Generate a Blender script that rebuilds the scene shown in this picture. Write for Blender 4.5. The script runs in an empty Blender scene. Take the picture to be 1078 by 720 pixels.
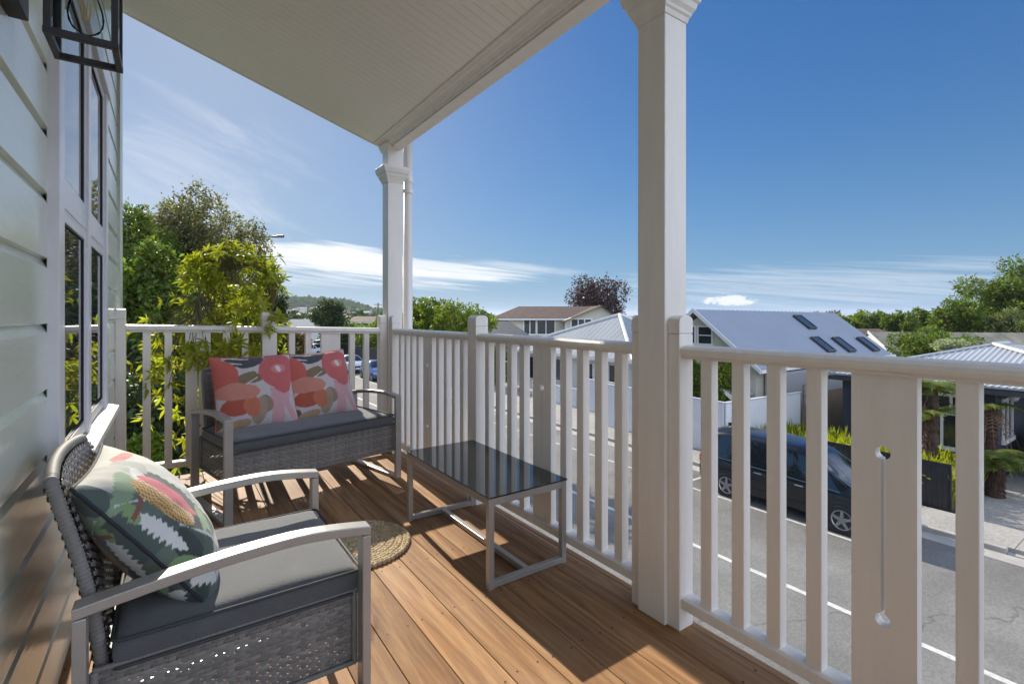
import bpy, bmesh, math, random
import numpy as np
from mathutils import Vector, Matrix, noise as mnoise
R = math.radians
S = bpy.context.scene
COL = S.collection

# ------------------------------------------------------------------ camera
EYE = 1.2                       # camera height above the deck; street is 3.83 m below the deck
YAW = R(34.77)
GZ = -3.83
cam = bpy.data.cameras.new('camera')
camo = bpy.data.objects.new('camera', cam); COL.objects.link(camo)
camo.location = (0, 0, EYE); camo.rotation_euler = (R(90), 0, -YAW)
cam.sensor_width = 36; cam.lens = 36*520/1078
cam.shift_y = -28.0/1078
cam.clip_start = 0.03; cam.clip_end = 30000
S.camera = camo

# ------------------------------------------------------------------ world / sky
SUN_EL, SUN_AZ = R(33), R(2.6)     # azimuth from +Y towards +X
W = bpy.data.worlds.new('World'); S.world = W; W.use_nodes = True
wn, wl = W.node_tree.nodes, W.node_tree.links
wn.clear()
def N(nodes, t, **k):
    n = nodes.new(t)
    for a, b in k.items(): setattr(n, a, b)
    return n
wout = N(wn, 'ShaderNodeOutputWorld'); wbg = N(wn, 'ShaderNodeBackground')
sky = N(wn, 'ShaderNodeTexSky', sky_type='NISHITA', sun_disc=False)
sky.sun_elevation = SUN_EL; sky.sun_rotation = SUN_AZ
sky.air_density = 1.0; sky.dust_density = 0.2; sky.ozone_density = 2.0; sky.altitude = 50
SKY = 0.108
wbg.inputs['Strength'].default_value = SKY
tc = N(wn, 'ShaderNodeTexCoord'); sx = N(wn, 'ShaderNodeSeparateXYZ')
wl.new(tc.outputs['Generated'], sx.inputs[0])
def wm(op, a, b=None, c=None):
    n = N(wn, 'ShaderNodeMath', operation=op)
    for i, v in enumerate((a, b, c)):
        if v is None: continue
        if isinstance(v, (int, float)): n.inputs[i].default_value = v
        else: wl.new(v, n.inputs[i])
    return n.outputs[0]
az = wm('MULTIPLY', wm('ARCTAN2', sx.outputs[0], sx.outputs[1]), 180/math.pi)
el = wm('MULTIPLY', wm('ARCSINE', sx.outputs[2]), 180/math.pi)
def wnoise(sa, se, skew, scale, det=6, rough=0.6, dist=0.0, w=0.0):
    cx = N(wn, 'ShaderNodeCombineXYZ')
    wl.new(wm('MULTIPLY', az, sa), cx.inputs[0])
    wl.new(wm('MULTIPLY', wm('MULTIPLY_ADD', az, skew, el), se), cx.inputs[1])
    cx.inputs[2].default_value = w
    n = N(wn, 'ShaderNodeTexNoise'); n.inputs['Scale'].default_value = scale
    n.inputs['Detail'].default_value = det; n.inputs['Roughness'].default_value = rough
    n.inputs['Distortion'].default_value = dist
    wl.new(cx.outputs[0], n.inputs['Vector']); return n.outputs[0]
n_band = wnoise(0.045, 0.55, 0.06, 1.6, 7, 0.55, 0.3, 3.1)
n_strk = wnoise(0.05, 1.5, 0.10, 1.5, 8, 0.65, 0.5, 9.1)
n_wisp = wnoise(0.07, 0.22, 0.42, 1.2, 8, 0.62, 0.8, 7.7)
n_puff = wnoise(0.55, 1.1, 0.0, 1.7, 6, 0.6, 0.2, 1.3)
def blob(az0, el0, ra, re, tilt, amp, nz, lo, hi):
    da = wm('SUBTRACT', az, az0)
    u = wm('DIVIDE', da, ra)
    v = wm('DIVIDE', wm('SUBTRACT', wm('SUBTRACT', el, el0), wm('MULTIPLY', da, tilt)), re)
    r2 = wm('ADD', wm('MULTIPLY', u, u), wm('MULTIPLY', v, v))
    m = wm('MAXIMUM', wm('SUBTRACT', 1.0, r2), 0.0)
    k = wm('ADD', nz, wm('MULTIPLY', wm('SUBTRACT', m, 0.5), 0.42))
    mr = N(wn, 'ShaderNodeMapRange', interpolation_type='SMOOTHSTEP')
    wl.new(k, mr.inputs[0]); mr.inputs[1].default_value = lo; mr.inputs[2].default_value = hi
    mr.inputs[3].default_value = 0; mr.inputs[4].default_value = amp
    g = wm('MINIMUM', wm('MULTIPLY', m, 3.0), 1.0)
    return wm('MULTIPLY', mr.outputs[0], g)
parts = [
    blob(13, 6.4, 17, 2.2, -0.085, 0.92, n_band, 0.44, 0.70),
    blob(20, 5.4, 24, 2.6, -0.06, 0.75, n_strk, 0.50, 0.72),
    blob(16, 3.6, 22, 1.3, -0.02, 0.45, n_strk, 0.50, 0.80),
    blob(0, 12, 18, 11, 0.0, 0.36, n_wisp, 0.42, 0.95),
    blob(30, 5.0, 16, 2.0, 0.0, 0.45, n_band, 0.46, 0.80),
    blob(66, 3.0, 32, 3.2, 0.0, 0.32, n_strk, 0.46, 0.80),
    blob(58.6, 1.55, 3.2, 0.75, 0.0, 0.9, n_puff, 0.42, 0.60),
]
cm = parts[0]
for p in parts[1:]:
    cm = wm('SUBTRACT', wm('ADD', cm, p), wm('MULTIPLY', cm, p))
lowm = wm('MULTIPLY', wm('MAXIMUM', wm('SUBTRACT', 1.0, wm('DIVIDE', wm('ABSOLUTE', el), 9.0)), 0.0), 0.0)
mixc = N(wn, 'ShaderNodeMix', data_type='RGBA')
wl.new(cm, mixc.inputs[0])
hs = N(wn, 'ShaderNodeHueSaturation'); hs.inputs['Saturation'].default_value = 1.28
wl.new(sky.outputs[0], hs.inputs['Color'])
# the camera's own highlight roll-off on the sky: brightness ** 0.65
bwn = N(wn, 'ShaderNodeRGBToBW'); wl.new(hs.outputs[0], bwn.inputs[0])
kk = wm('MULTIPLY', wm('POWER', wm('MAXIMUM', bwn.outputs[0], 0.05), -0.36), 0.54)
vsc = N(wn, 'ShaderNodeVectorMath', operation='SCALE'); wl.new(hs.outputs[0], vsc.inputs[0]); wl.new(kk, vsc.inputs['Scale'])
hz = wm('MULTIPLY', wm('POWER', 2.718, wm('DIVIDE', wm('MULTIPLY', wm('MAXIMUM', el, 0.0), -1.0), 8.0)), 0.80)
mixh = N(wn, 'ShaderNodeMix', data_type='RGBA'); wl.new(hz, mixh.inputs[0]); wl.new(vsc.outputs[0], mixh.inputs[6]); mixh.inputs[7].default_value = (1.15, 1.98, 3.05, 1)
tint = N(wn, 'ShaderNodeMix', data_type='RGBA', blend_type='MULTIPLY'); tint.inputs[0].default_value = 1; wl.new(mixh.outputs[2], tint.inputs[6]); tint.inputs[7].default_value = (0.74, 0.95, 1.15, 1)
glow = wm('MULTIPLY', wm('POWER', 2.718, wm('MULTIPLY', wm('POWER', wm('DIVIDE', wm('ABSOLUTE', wm('SUBTRACT', az, 2.6)), 26.0), 2.0), -1.0)), 0.42)
mixg = N(wn, 'ShaderNodeMix', data_type='RGBA'); wl.new(glow, mixg.inputs[0]); wl.new(tint.outputs[2], mixg.inputs[6]); mixg.inputs[7].default_value = (2.9, 3.15, 3.5, 1)
wl.new(mixg.outputs[2], mixc.inputs[6]); mixc.inputs[7].default_value = (4.9, 4.95, 5.1, 1)
# unseen bright clouds added behind the viewer as fill light
fill_bank = N(wn, 'ShaderNodeMapRange', interpolation_type='SMOOTHSTEP'); wl.new(sx.outputs[1], fill_bank.inputs[0])
fill_bank.inputs[1].default_value = 0.05; fill_bank.inputs[2].default_value = -0.45
n_fill_bank = wnoise(0.03, 0.05, 0.2, 1.5, 6, 0.6, 0.4, 5.5)
bm2 = N(wn, 'ShaderNodeMapRange', interpolation_type='SMOOTHSTEP'); wl.new(n_fill_bank, bm2.inputs[0]); bm2.inputs[1].default_value = 0.35; bm2.inputs[2].default_value = 0.6
mix2 = N(wn, 'ShaderNodeMix', data_type='RGBA'); wl.new(wm('MULTIPLY', fill_bank.outputs[0], bm2.outputs[0]), mix2.inputs[0])
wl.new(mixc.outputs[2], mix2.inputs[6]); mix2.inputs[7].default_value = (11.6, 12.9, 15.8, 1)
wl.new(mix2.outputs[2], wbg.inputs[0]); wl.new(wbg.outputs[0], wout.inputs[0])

sun = bpy.data.lights.new('sun', 'SUN'); suno = bpy.data.objects.new('sun', sun); COL.objects.link(suno)
sun.energy = 3.6; sun.angle = R(0.5); sun.color = (1.0, 0.92, 0.78)
sd = Vector((math.sin(SUN_AZ)*math.cos(SUN_EL), math.cos(SUN_AZ)*math.cos(SUN_EL), math.sin(SUN_EL)))
suno.rotation_euler = sd.to_track_quat('Z', 'Y').to_euler(); suno.location = (0, 20, 30)
S.render.engine = 'CYCLES'
S.view_settings.view_transform = 'Standard'; S.view_settings.look = 'None'
S.view_settings.exposure = 1.0; S.view_settings.gamma = 1
S.cycles.max_bounces = 10; S.cycles.diffuse_bounces = 5; S.cycles.transparent_max_bounces = 16

def at(px, py, d):
    """world point seen at photo pixel (1078x720) at depth d metres"""
    lat = (px-539)/520*d
    X = d*math.sin(YAW)+lat*math.cos(YAW); Y = d*math.cos(YAW)-lat*math.sin(YAW)
    return Vector((X, Y, EYE-(py-332)/520*d))

# ------------------------------------------------------------------ materials
MATS = {}
def mat(name, col, rough=0.6, metal=0.0, var=0.08, vscale=3.0, bump=0.0, bscale=40.0, spec=0.5, coat=0.0,
        col2=None, stretch=None, island=0.0, trans=0.0, attr=None, sheen=0.0):
    if name in MATS: return MATS[name]
    m = bpy.data.materials.new(name); m.use_nodes = True; MATS[name] = m
    n, l = m.node_tree.nodes, m.node_tree.links
    b = n['Principled BSDF']
    b.inputs['Roughness'].default_value = rough; b.inputs['Metallic'].default_value = metal
    b.inputs['Specular IOR Level'].default_value = spec; b.inputs['Coat Weight'].default_value = coat
    if sheen: b.inputs['Sheen Weight'].default_value = sheen
    c = N(n, 'ShaderNodeTexCoord'); vec = c.outputs['Object']
    if stretch:
        mp = N(n, 'ShaderNodeMapping'); mp.inputs['Scale'].default_value = stretch
        l.new(vec, mp.inputs[0]); vec = mp.outputs[0]
    nz = N(n, 'ShaderNodeTexNoise'); nz.inputs['Scale'].default_value = vscale; nz.inputs['Detail'].default_value = 8
    nz.inputs['Roughness'].default_value = 0.62
    l.new(vec, nz.inputs['Vector'])
    cr = N(n, 'ShaderNodeMix', data_type='RGBA')
    mr = N(n, 'ShaderNodeMapRange'); mr.inputs[1].default_value = 0.3; mr.inputs[2].default_value = 0.7
    l.new(nz.outputs[0], mr.inputs[0]); l.new(mr.outputs[0], cr.inputs[0])
    a = [x*(1-var) for x in col]; z = [min(1, x*(1+var)) for x in (col2 or col)]
    cr.inputs[6].default_value = (*a, 1); cr.inputs[7].default_value = (*z, 1)
    out = cr.outputs[2]
    if attr:
        at_ = N(n, 'ShaderNodeAttribute', attribute_name=attr)
        mu = N(n, 'ShaderNodeMix', data_type='RGBA', blend_type='MULTIPLY'); mu.inputs[0].default_value = 1
        l.new(at_.outputs['Color'], mu.inputs[6]); l.new(out, mu.inputs[7]); out = mu.outputs[2]
    if island:
        g = N(n, 'ShaderNodeNewGeometry')
        h = N(n, 'ShaderNodeHueSaturation')
        mv = N(n, 'ShaderNodeMapRange'); mv.inputs[3].default_value = 1-island; mv.inputs[4].default_value = 1+island
        l.new(g.outputs['Random Per Island'], mv.inputs[0]); l.new(mv.outputs[0], h.inputs['Value'])
        mh = N(n, 'ShaderNodeMapRange'); mh.inputs[3].default_value = 0.5-island*0.06; mh.inputs[4].default_value = 0.5+island*0.06
        l.new(g.outputs['Random Per Island'], mh.inputs[0]); l.new(mh.outputs[0], h.inputs['Hue'])
        l.new(out, h.inputs['Color']); out = h.outputs[0]
    l.new(out, b.inputs['Base Color'])
    if bump:
        bn = N(n, 'ShaderNodeTexNoise'); bn.inputs['Scale'].default_value = bscale; bn.inputs['Detail'].default_value = 6
        l.new(vec, bn.inputs['Vector'])
        bp = N(n, 'ShaderNodeBump'); bp.inputs['Strength'].default_value = bump; bp.inputs['Distance'].default_value = 0.01
        l.new(bn.outputs[0], bp.inputs['Height']); l.new(bp.outputs[0], b.inputs['Normal'])
    if trans:
        tr = N(n, 'ShaderNodeBsdfTranslucent'); mx = N(n, 'ShaderNodeMixShader'); mx.inputs[0].default_value = trans
        gm = N(n, 'ShaderNodeMix', data_type='RGBA', blend_type='MULTIPLY'); gm.inputs[0].default_value = 1
        gm.inputs[7].default_value = (1.42, 1.42, 0.5, 1)
        l.new(out, gm.inputs[6]); l.new(gm.outputs[2], tr.inputs[0])
        l.new(b.outputs[0], mx.inputs[1]); l.new(tr.outputs[0], mx.inputs[2])
        l.new(mx.outputs[0], n['Material Output'].inputs[0])
    return m
WHITE = mat('white_paint', (0.76, 0.715, 0.66), 0.36, var=0.055, vscale=2.5, bump=0.10, bscale=25, stretch=(6, 6, 0.8), spec=0.5)
CEILW = mat('ceiling_paint', (0.88, 0.84, 0.77), 0.4, var=0.03, vscale=2.0, bump=0.05, bscale=30)
SAGE = mat('sage_weatherboard_paint', (0.66, 0.70, 0.60), 0.2, var=0.06, vscale=1.2, bump=0.12, bscale=14, stretch=(1, 0.5, 3), spec=0.5)
SAGET = mat('sage_trim_paint', (0.50, 0.54, 0.46), 0.3, var=0.05, vscale=2)
WFRAME = mat('white_aluminium', (0.66, 0.66, 0.70), 0.3, var=0.02)
SEAL = mat('black_rubber', (0.02, 0.02, 0.025), 0.6)
GLASS = mat('window_glass', (0.03, 0.035, 0.04), 0.02, var=0.1, spec=1.0)
BLACKM = mat('black_metal', (0.012, 0.012, 0.015), 0.45, var=0.1)
FRAME = mat('brushed_grey_powdercoat', (0.42, 0.40, 0.38), 0.36, metal=0.4, var=0.08, vscale=6, bump=0.03, bscale=120)
WICK = mat('grey_resin_wicker', (0.21, 0.20, 0.19), 0.62, var=0.10, vscale=8, island=0.25, spec=0.35)
CUSH = mat('charcoal_fabric', (0.095, 0.101, 0.110), 0.85, var=0.10, vscale=14, bump=0.35, bscale=420, sheen=0.35, spec=0.3)
PIPE = mat('charcoal_piping', (0.05, 0.054, 0.06), 0.7)
TGLASS = mat('dark_table_glass', (0.012, 0.014, 0.016), 0.035, var=0.1, spec=0.8, bump=0.004, bscale=6)
SCREW = mat('screw_steel', (0.5, 0.5, 0.5), 0.3, metal=0.9)

# ------------------------------------------------------------------ mesh helpers
class MB:
    def __init__(s): s.v = []; s.f = []
    def add(s, vs, fs):
        o = len(s.v); s.v += [tuple(v) for v in vs]; s.f += [tuple(i+o for i in f) for f in fs]; return s
    def box(s, x0, x1, y0, y1, z0, z1, M=None):
        vs = [(x, y, z) for z in (z0, z1) for y in (y0, y1) for x in (x0, x1)]
        if M: vs = [M @ Vector(v) for v in vs]
        return s.add(vs, [(0, 2, 3, 1), (4, 5, 7, 6), (0, 1, 5, 4), (2, 6, 7, 3), (0, 4, 6, 2), (1, 3, 7, 5)])
    def prism(s, poly, a0, a1, axis='y'):
        """poly of 2D points extruded along axis. axis y: poly=(x,z); x: (y,z); z: (x,y)"""
        def P(p, a): return {'y': (p[0], a, p[1]), 'x': (a, p[0], p[1]), 'z': (p[0], p[1], a)}[axis]
        n = len(poly); vs = [P(p, a0) for p in poly]+[P(p, a1) for p in poly]
        fs = [(i, (i+1) % n, n+(i+1) % n, n+i) for i in range(n)]+[tuple(range(n))[::-1], tuple(range(n, 2*n))]
        return s.add(vs, fs)
    def tube(s, pts, r, n=10, cap=True):
        pts = [Vector(p) for p in pts]; rs = r if isinstance(r, (list, tuple)) else [r]*len(pts)
        rings = []; prev = None
        for i, p in enumerate(pts):
            t = (pts[min(i+1, len(pts)-1)]-pts[max(i-1, 0)]).normalized()
            if prev is None:
                a = Vector((0, 0, 1)) if abs(t.z) < 0.9 else Vector((1, 0, 0))
                u = t.cross(a).normalized()
            else:
                u = (prev-t*prev.dot(t)).normalized()
            prev = u; w = t.cross(u)
            rings.append([p+(u*math.cos(2*math.pi*k/n)+w*math.sin(2*math.pi*k/n))*rs[i] for k in range(n)])
        vs = [v for ring in rings for v in ring]; fs = []
        for i in range(len(rings)-1):
            for k in range(n):
                fs.append((i*n+k, i*n+(k+1) % n, (i+1)*n+(k+1) % n, (i+1)*n+k))
        if cap: fs += [tuple(range(n))[::-1], tuple((len(rings)-1)*n+k for k in range(n))]
        return s.add(vs, fs)
    def lathe(s, prof, c, n=24, axis='z'):
        vs = []; fs = []
        for r, h in prof:
            for k in range(n):
                a = 2*math.pi*k/n; x, y = r*math.cos(a), r*math.sin(a)
                vs.append({'z': (c[0]+x, c[1]+y, c[2]+h), 'y': (c[0]+x, c[1]+h, c[2]+y), 'x': (c[0]+h, c[1]+x, c[2]+y)}[axis])
        for i in range(len(prof)-1):
            for k in range(n): fs.append((i*n+k, i*n+(k+1) % n, (i+1)*n+(k+1) % n, (i+1)*n+k))
        return s.add(vs, fs)
    def build(s, name, m, parent=None, smooth=False, bevel=0.0, seg=2, auto=False):
        me = bpy.data.meshes.new(name); me.from_pydata(s.v, [], s.f); me.update()
        return link(name, me, m, parent, smooth, bevel, seg)
def link(name, me, m, parent=None, smooth=False, bevel=0.0, seg=2):
    bm = bmesh.new(); bm.from_mesh(me)
    bmesh.ops.recalc_face_normals(bm, faces=bm.faces) if len(bm.faces) < 60000 and not smooth == 'keep' else None
    bm.to_mesh(me); bm.free()
    o = bpy.data.objects.new(name, me); COL.objects.link(o)
    if m: me.materials.append(m)
    if parent: o.parent = parent
    if smooth: me.polygons.foreach_set('use_smooth', [True]*len(me.polygons))
    if bevel:
        b = o.modifiers.new('bevel', 'BEVEL'); b.width = bevel; b.segments = seg; b.limit_method = 'ANGLE'; b.angle_limit = R(40)
        b.harden_normals = False
    return o
def tag(o, label=None, cat=None, group=None, kind=None):
    if label: o['label'] = label
    if cat: o['category'] = cat
    if group: o['group'] = group
    if kind: o['kind'] = kind
    return o
def empty(name, label, cat, loc=(0, 0, 0), rz=0.0, group=None):
    o = bpy.data.objects.new(name, None); COL.objects.link(o); o.location = loc; o.rotation_euler = (0, 0, rz)
    o.empty_display_size = 0.1
    return tag(o, label, cat, group)
def copy_tree(o, parent=None):
    c = o.copy(); COL.objects.link(c); c.parent = parent
    for ch in o.children: copy_tree(ch, c)
    return c
def npmesh(name, V, F, m, parent=None, smooth=False):
    """V (n,3) array, F (k,nv) array"""
    me = bpy.data.meshes.new(name); nv = F.shape[1]
    me.vertices.add(len(V)); me.vertices.foreach_set('co', V.astype(np.float32).ravel())
    me.loops.add(F.size); me.loops.foreach_set('vertex_index', F.astype(np.int32).ravel())
    me.polygons.add(len(F)); me.polygons.foreach_set('loop_start', np.arange(0, F.size, nv, dtype=np.int32))
    me.polygons.foreach_set('loop_total', np.full(len(F), nv, dtype=np.int32))
    me.update(calc_edges=True); me.validate()
    o = bpy.data.objects.new(name, me); COL.objects.link(o); me.materials.append(m)
    if parent: o.parent = parent
    if smooth: me.polygons.foreach_set('use_smooth', [True]*len(me.polygons))
    return o

# ================================================================== THE BALCONY
# ---- deck (structure): boards run along Y, 145 mm pitch
wood = bpy.data.materials.new('hardwood_decking'); wood.use_nodes = True
n, l = wood.node_tree.nodes, wood.node_tree.links
b = n['Principled BSDF']; b.inputs['Roughness'].default_value = 0.5
tcw = N(n, 'ShaderNodeTexCoord'); atr = N(n, 'ShaderNodeAttribute', attribute_name='board')
addv = N(n, 'ShaderNodeVectorMath', operation='ADD'); l.new(tcw.outputs['Object'], addv.inputs[0]); 
scl = N(n, 'ShaderNodeVectorMath', operation='SCALE'); l.new(atr.outputs['Color'], scl.inputs[0]); scl.inputs['Scale'].default_value = 9.0
l.new(scl.outputs[0], addv.inputs[1])
mp = N(n, 'ShaderNodeMapping'); mp.inputs['Scale'].default_value = (15, 0.9, 15); l.new(addv.outputs[0], mp.inputs[0])
g1 = N(n, 'ShaderNodeTexNoise'); g1.inputs['Scale'].default_value = 1.6; g1.inputs['Detail'].default_value = 9; g1.inputs['Roughness'].default_value = 0.68; g1.inputs['Distortion'].default_value = 0.8
l.new(mp.outputs[0], g1.inputs['Vector'])
g2 = N(n, 'ShaderNodeTexNoise'); g2.inputs['Scale'].default_value = 2.2; g2.inputs['Detail'].default_value = 5; l.new(addv.outputs[0], g2.inputs['Vector'])
cr = N(n, 'ShaderNodeValToRGB'); l.new(g1.outputs[0], cr.inputs[0])
cr.color_ramp.elements[0].position = 0.28; cr.color_ramp.elements[0].color = (0.175, 0.070, 0.022, 1)
cr.color_ramp.elements[1].position = 0.72; cr.color_ramp.elements[1].color = (0.47, 0.255, 0.092, 1)
e = cr.color_ramp.elements.new(0.5); e.color = (0.31, 0.150, 0.048, 1)
hv = N(n, 'ShaderNodeHueSaturation'); l.new(cr.outputs[0], hv.inputs['Color'])
mr = N(n, 'ShaderNodeMapRange'); mr.inputs[3].default_value = 0.78; mr.inputs[4].default_value = 1.25
sp = N(n, 'ShaderNodeSeparateColor'); l.new(atr.outputs['Color'], sp.inputs[0]); l.new(sp.outputs[0], mr.inputs[0]); l.new(mr.outputs[0], hv.inputs['Value'])
ms = N(n, 'ShaderNodeMapRange'); ms.inputs[3].default_value = 0.72; ms.inputs[4].default_value = 1.0; l.new(g2.outputs[0], ms.inputs[0]); l.new(ms.outputs[0], hv.inputs['Saturation'])
l.new(hv.outputs[0], b.inputs['Base Color'])
rr = N(n, 'ShaderNodeMapRange'); rr.inputs[3].default_value = 0.50; rr.inputs[4].default_value = 0.72; b.inputs['Specular IOR Level'].default_value = 0.14; l.new(g2.outputs[0], rr.inputs[0]); l.new(rr.outputs[0], b.inputs['Roughness'])
bp = N(n, 'ShaderNodeBump'); bp.inputs['Strength'].default_value = 0.25; bp.inputs['Distance'].default_value = 0.004; l.new(g1.outputs[0], bp.inputs['Height']); l.new(bp.outputs[0], b.inputs['Normal'])

rnd = random.Random(4)
dk = MB(); bc = []
edges = [0.935-0.145*k for k in range(1, 10)][::-1]+[0.935+0.145*k for k in range(0, 6)]
edges = [x for x in edges if x > -0.34]
xs = [-0.32]+[e for e in edges if e > -0.30]+[1.695]
for i in range(len(xs)-1):
    a, c = xs[i], xs[i+1]
    if c-a < 0.02: continue
    ys = [-2.2]; y = rnd.uniform(-1.2, 0.6)
    ys += [4.47]
    for j in range(len(ys)-1):
        dk.box(a+0.0014, c-0.0014, ys[j]+0.0012, ys[j+1]-0.0012, -0.025, 0.0)
        bc += [(rnd.random(), rnd.random(), rnd.random(), 1)]*6
deck = dk.build('deck', wood, bevel=0.0015, seg=1); tag(deck, kind='structure')
ca = deck.data.color_attributes.new('board', 'FLOAT_COLOR', 'CORNER')
for p in deck.data.polygons:
    for li in p.loop_indices: ca.data[li].color = bc[p.index]
# nail heads
nh = MB()
for x in xs[:-1]:
    for y in (-0.9, -0.45, 0.0, 0.45, 0.9, 1.35, 1.8, 2.25, 2.7, 3.15, 3.6, 4.05):
        for dx in (0.03, 0.115):
            if x+dx < 1.66: nh.lathe([(0.0, 0.0012), (0.0035, 0.0012), (0.0038, 0.0)], (x+dx, y+rnd.uniform(-.01, .01), 0.0), 8)
o = nh.build('deck_nail_heads', SEAL); o.parent = deck
# joists and outer boundary joist under the deck
jb = MB(); jb.box(1.63, 1.675, -2.2, 4.42, -0.26, -0.027); jb.box(-0.32, 1.63, 4.37, 4.42, -0.26, -0.027)
for k in range(14): jb.box(-0.32, 1.63, -2.0+0.45*k, -1.955+0.45*k, -0.24, -0.027)
tag(jb.build('deck_joists', WHITE), kind='structure')

# ---- house wall: rusticated weatherboards
house = empty('villa', 'pale sage weatherboard house wall with white window beside the deck chair', 'house', (-0.3, 1.3, 0))
def hp(mb, name, m, parent=house, **k):
    for i, v in enumerate(mb.v):
        w = Vector(v)-Vector(house.location); mb.v[i] = (w.x, w.y, w.z)
    return mb.build(name, m, parent, **k)
XW = -0.295
def boards(mb, y0, y1, z0, z1):
    zk = 1.176-0.192*12; prof = [(XW, z0)]
    while zk < z1+0.2:
        for (x, z) in ((XW, zk-0.030), (XW-0.012, zk-0.010), (XW-0.015, zk-0.003), (XW+0.001, zk)):
            if z0 < z < z1: prof.append((x, z))
        zk += 0.192
    prof.append((XW, z1))
    n = len(prof); vs = [(x, y0, z) for x, z in prof]+[(x, y1, z) for x, z in prof]
    fs = [(i, i+1, n+i+1, n+i) for i in range(n-1)]
    mb.add(vs, fs)
wb = MB(); boards(wb, -2.2, 2.02, -0.3, 3.26); boards(wb, 2.02, 3.38, -0.3, 0.705); boards(wb, 2.02, 3.38, 2.36, 3.26); boards(wb, 3.38, 4.40, -0.3, 3.26)
wb.box(-0.45, -0.36, -2.2, 2.02, GZ, 3.26); wb.box(-0.45, -0.36, 3.38, 4.55, GZ, 3.26)
wb.box(-0.45, -0.36, 2.02, 3.38, GZ, 0.70); wb.box(-0.45, -0.36, 2.02, 3.38, 2.36, 3.26)
hp(wb, 'weatherboards', SAGE)
t = MB(); t.box(-0.40, -0.279, 4.376, 4.60, GZ, 3.26); hp(t, 'corner_board', SAGET, bevel=0.003)
t = MB(); t.box(-6, -0.40, 4.52, 4.60, GZ, 3.3); t.box(-6, -0.46, -2.2, -2.1, GZ, 3.3); t.box(-6.0, -5.9, -2.2, 4.6, GZ, 3.3)
hp(t, 'rear_walls', SAGE)
t = MB(); t.box(-0.40, 1.62, -2.2, 4.36, -0.40, -0.27); t.box(1.5, 1.6, -2.2, 4.3, GZ, -0.27); hp(t, 'under_deck_wall', SAGE)
t = MB(); t.prism([(-6.3, 3.3), (-0.45, 3.3), (-3.2, 5.0)], -2.3, 4.8); hp(t, 'main_roof', mat('dark_roof_iron', (0.12, 0.13, 0.14), 0.4))
# window
win = MB()
win.box(XW-0.002, -0.268, 1.98, 2.07, 0.70, 2.36); win.box(XW-0.002, -0.268, 3.33, 3.42, 0.70, 2.36)
win.box(XW-0.002, -0.258, 1.95, 3.45, 2.362, 2.48)
window = hp(win, 'window', WFRAME, bevel=0.002)
win2 = MB(); win2.box(-0.345, -0.270, 2.655, 2.735, 0.72, 2.36)
for (a, c) in ((2.07, 2.655), (2.735, 3.33)):
    win2.box(-0.34, -0.2765, a, c, 1.545, 1.605)
wo = hp(win2, 'mullion', WFRAME, bevel=0.002); wo.parent = window
for (a, c) in ((2.07, 2.655), (2.735, 3.33)):
    for (z0, z1) in ((0.735, 1.545), (1.605, 2.36)):
        fr = MB(); w = 0.042
        fr.box(-0.335, -0.2775, a, a+w, z0, z1); fr.box(-0.335, -0.2775, c-w, c, z0, z1)
        fr.box(-0.335, -0.278, a+w, c-w, z0, z0+w); fr.box(-0.335, -0.278, a+w, c-w, z1-w, z1)
        so = hp(fr, 'sash', WFRAME, bevel=0.002); so.parent = window
        gl = MB(); gl.box(-0.292, -0.286, a+w, c-w, z0+w, z1-w); go = hp(gl, 'pane', GLASS); go.parent = window
        sl = MB(); e = 0.006
        for (p, q, r_, s_) in ((a+w, a+w+e, z0+w, z1-w), (c-w-e, c-w, z0+w, z1-w), (a+w, c-w, z0+w, z0+w+e), (a+w, c-w, z1-w-e, z1-w)):
            sl.box(-0.2855, -0.2815, p, q, r_, s_)
        s2 = hp(sl, 'rubber_seal', SEAL); s2.parent = window
sl = MB(); sl.prism([(-0.345, 0.735), (-0.345, 0.69), (-0.226, 0.672), (-0.226, 0.702)], 1.93, 3.50)
hp(sl, 'window_sill', WHITE, bevel=0.003)

# ---- veranda roof: raked ceiling boards rising to the wall
roof = empty('veranda_roof', 'white veranda roof with raked board ceiling and moulded street beam', 'roof', (1.65, 4.3, 2.68))
def rp(mb, name, m, parent=roof, **k):
    for i, v in enumerate(mb.v):
        w = Vector(v)-Vector(roof.location); mb.v[i] = (w.x, w.y, w.z)
    return mb.build(name, m, parent, **k)
SL = 0.318
def cz(x): return 2.716+(1.575-x)*SL
cb = MB(); yy = -2.2
while yy < 4.33:
    y1 = min(yy+0.062, 4.335)
    x0, x1 = XW, 1.60
    cb.add([(x0, yy+.0006, cz(x0)), (x1, yy+.0006, cz(x1)), (x1, y1-.0012, cz(x1)), (x0, y1-.0012, cz(x0)),
            (x0, yy+.0012, cz(x0)+.012), (x1, yy+.0012, cz(x1)+.012), (x1, y1-.0012, cz(x1)+.012), (x0, y1-.0012, cz(x0)+.012)],
           [(0, 1, 2, 3), (4, 5, 6, 7), (0, 1, 5, 4), (1, 2, 6, 5), (2, 3, 7, 6), (3, 0, 4, 7)])
    yy = y1
rp(cb, 'ceiling_boards', CEILW, bevel=0.0007, seg=1)
rf = MB(); rf.prism([(XW-0.1, cz(XW-0.1)+.013), (1.65, cz(1.65)+.013), (1.65, cz(1.65)+.17), (XW-0.1, cz(XW-.1)+.13)], -2.2, 4.34)
rp(rf, 'roof_deck', mat('roof_iron', (0.30, 0.31, 0.32), 0.4, metal=0.3))
fb = MB(); fb.prism([(XW, cz(XW)-0.004), (1.62, cz(1.62)-0.004), (1.62, cz(1.62)+.15), (XW, cz(XW)+.15)], 4.3405, 4.362)
rp(fb, 'fascia', CEILW, bevel=0.002)
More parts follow.
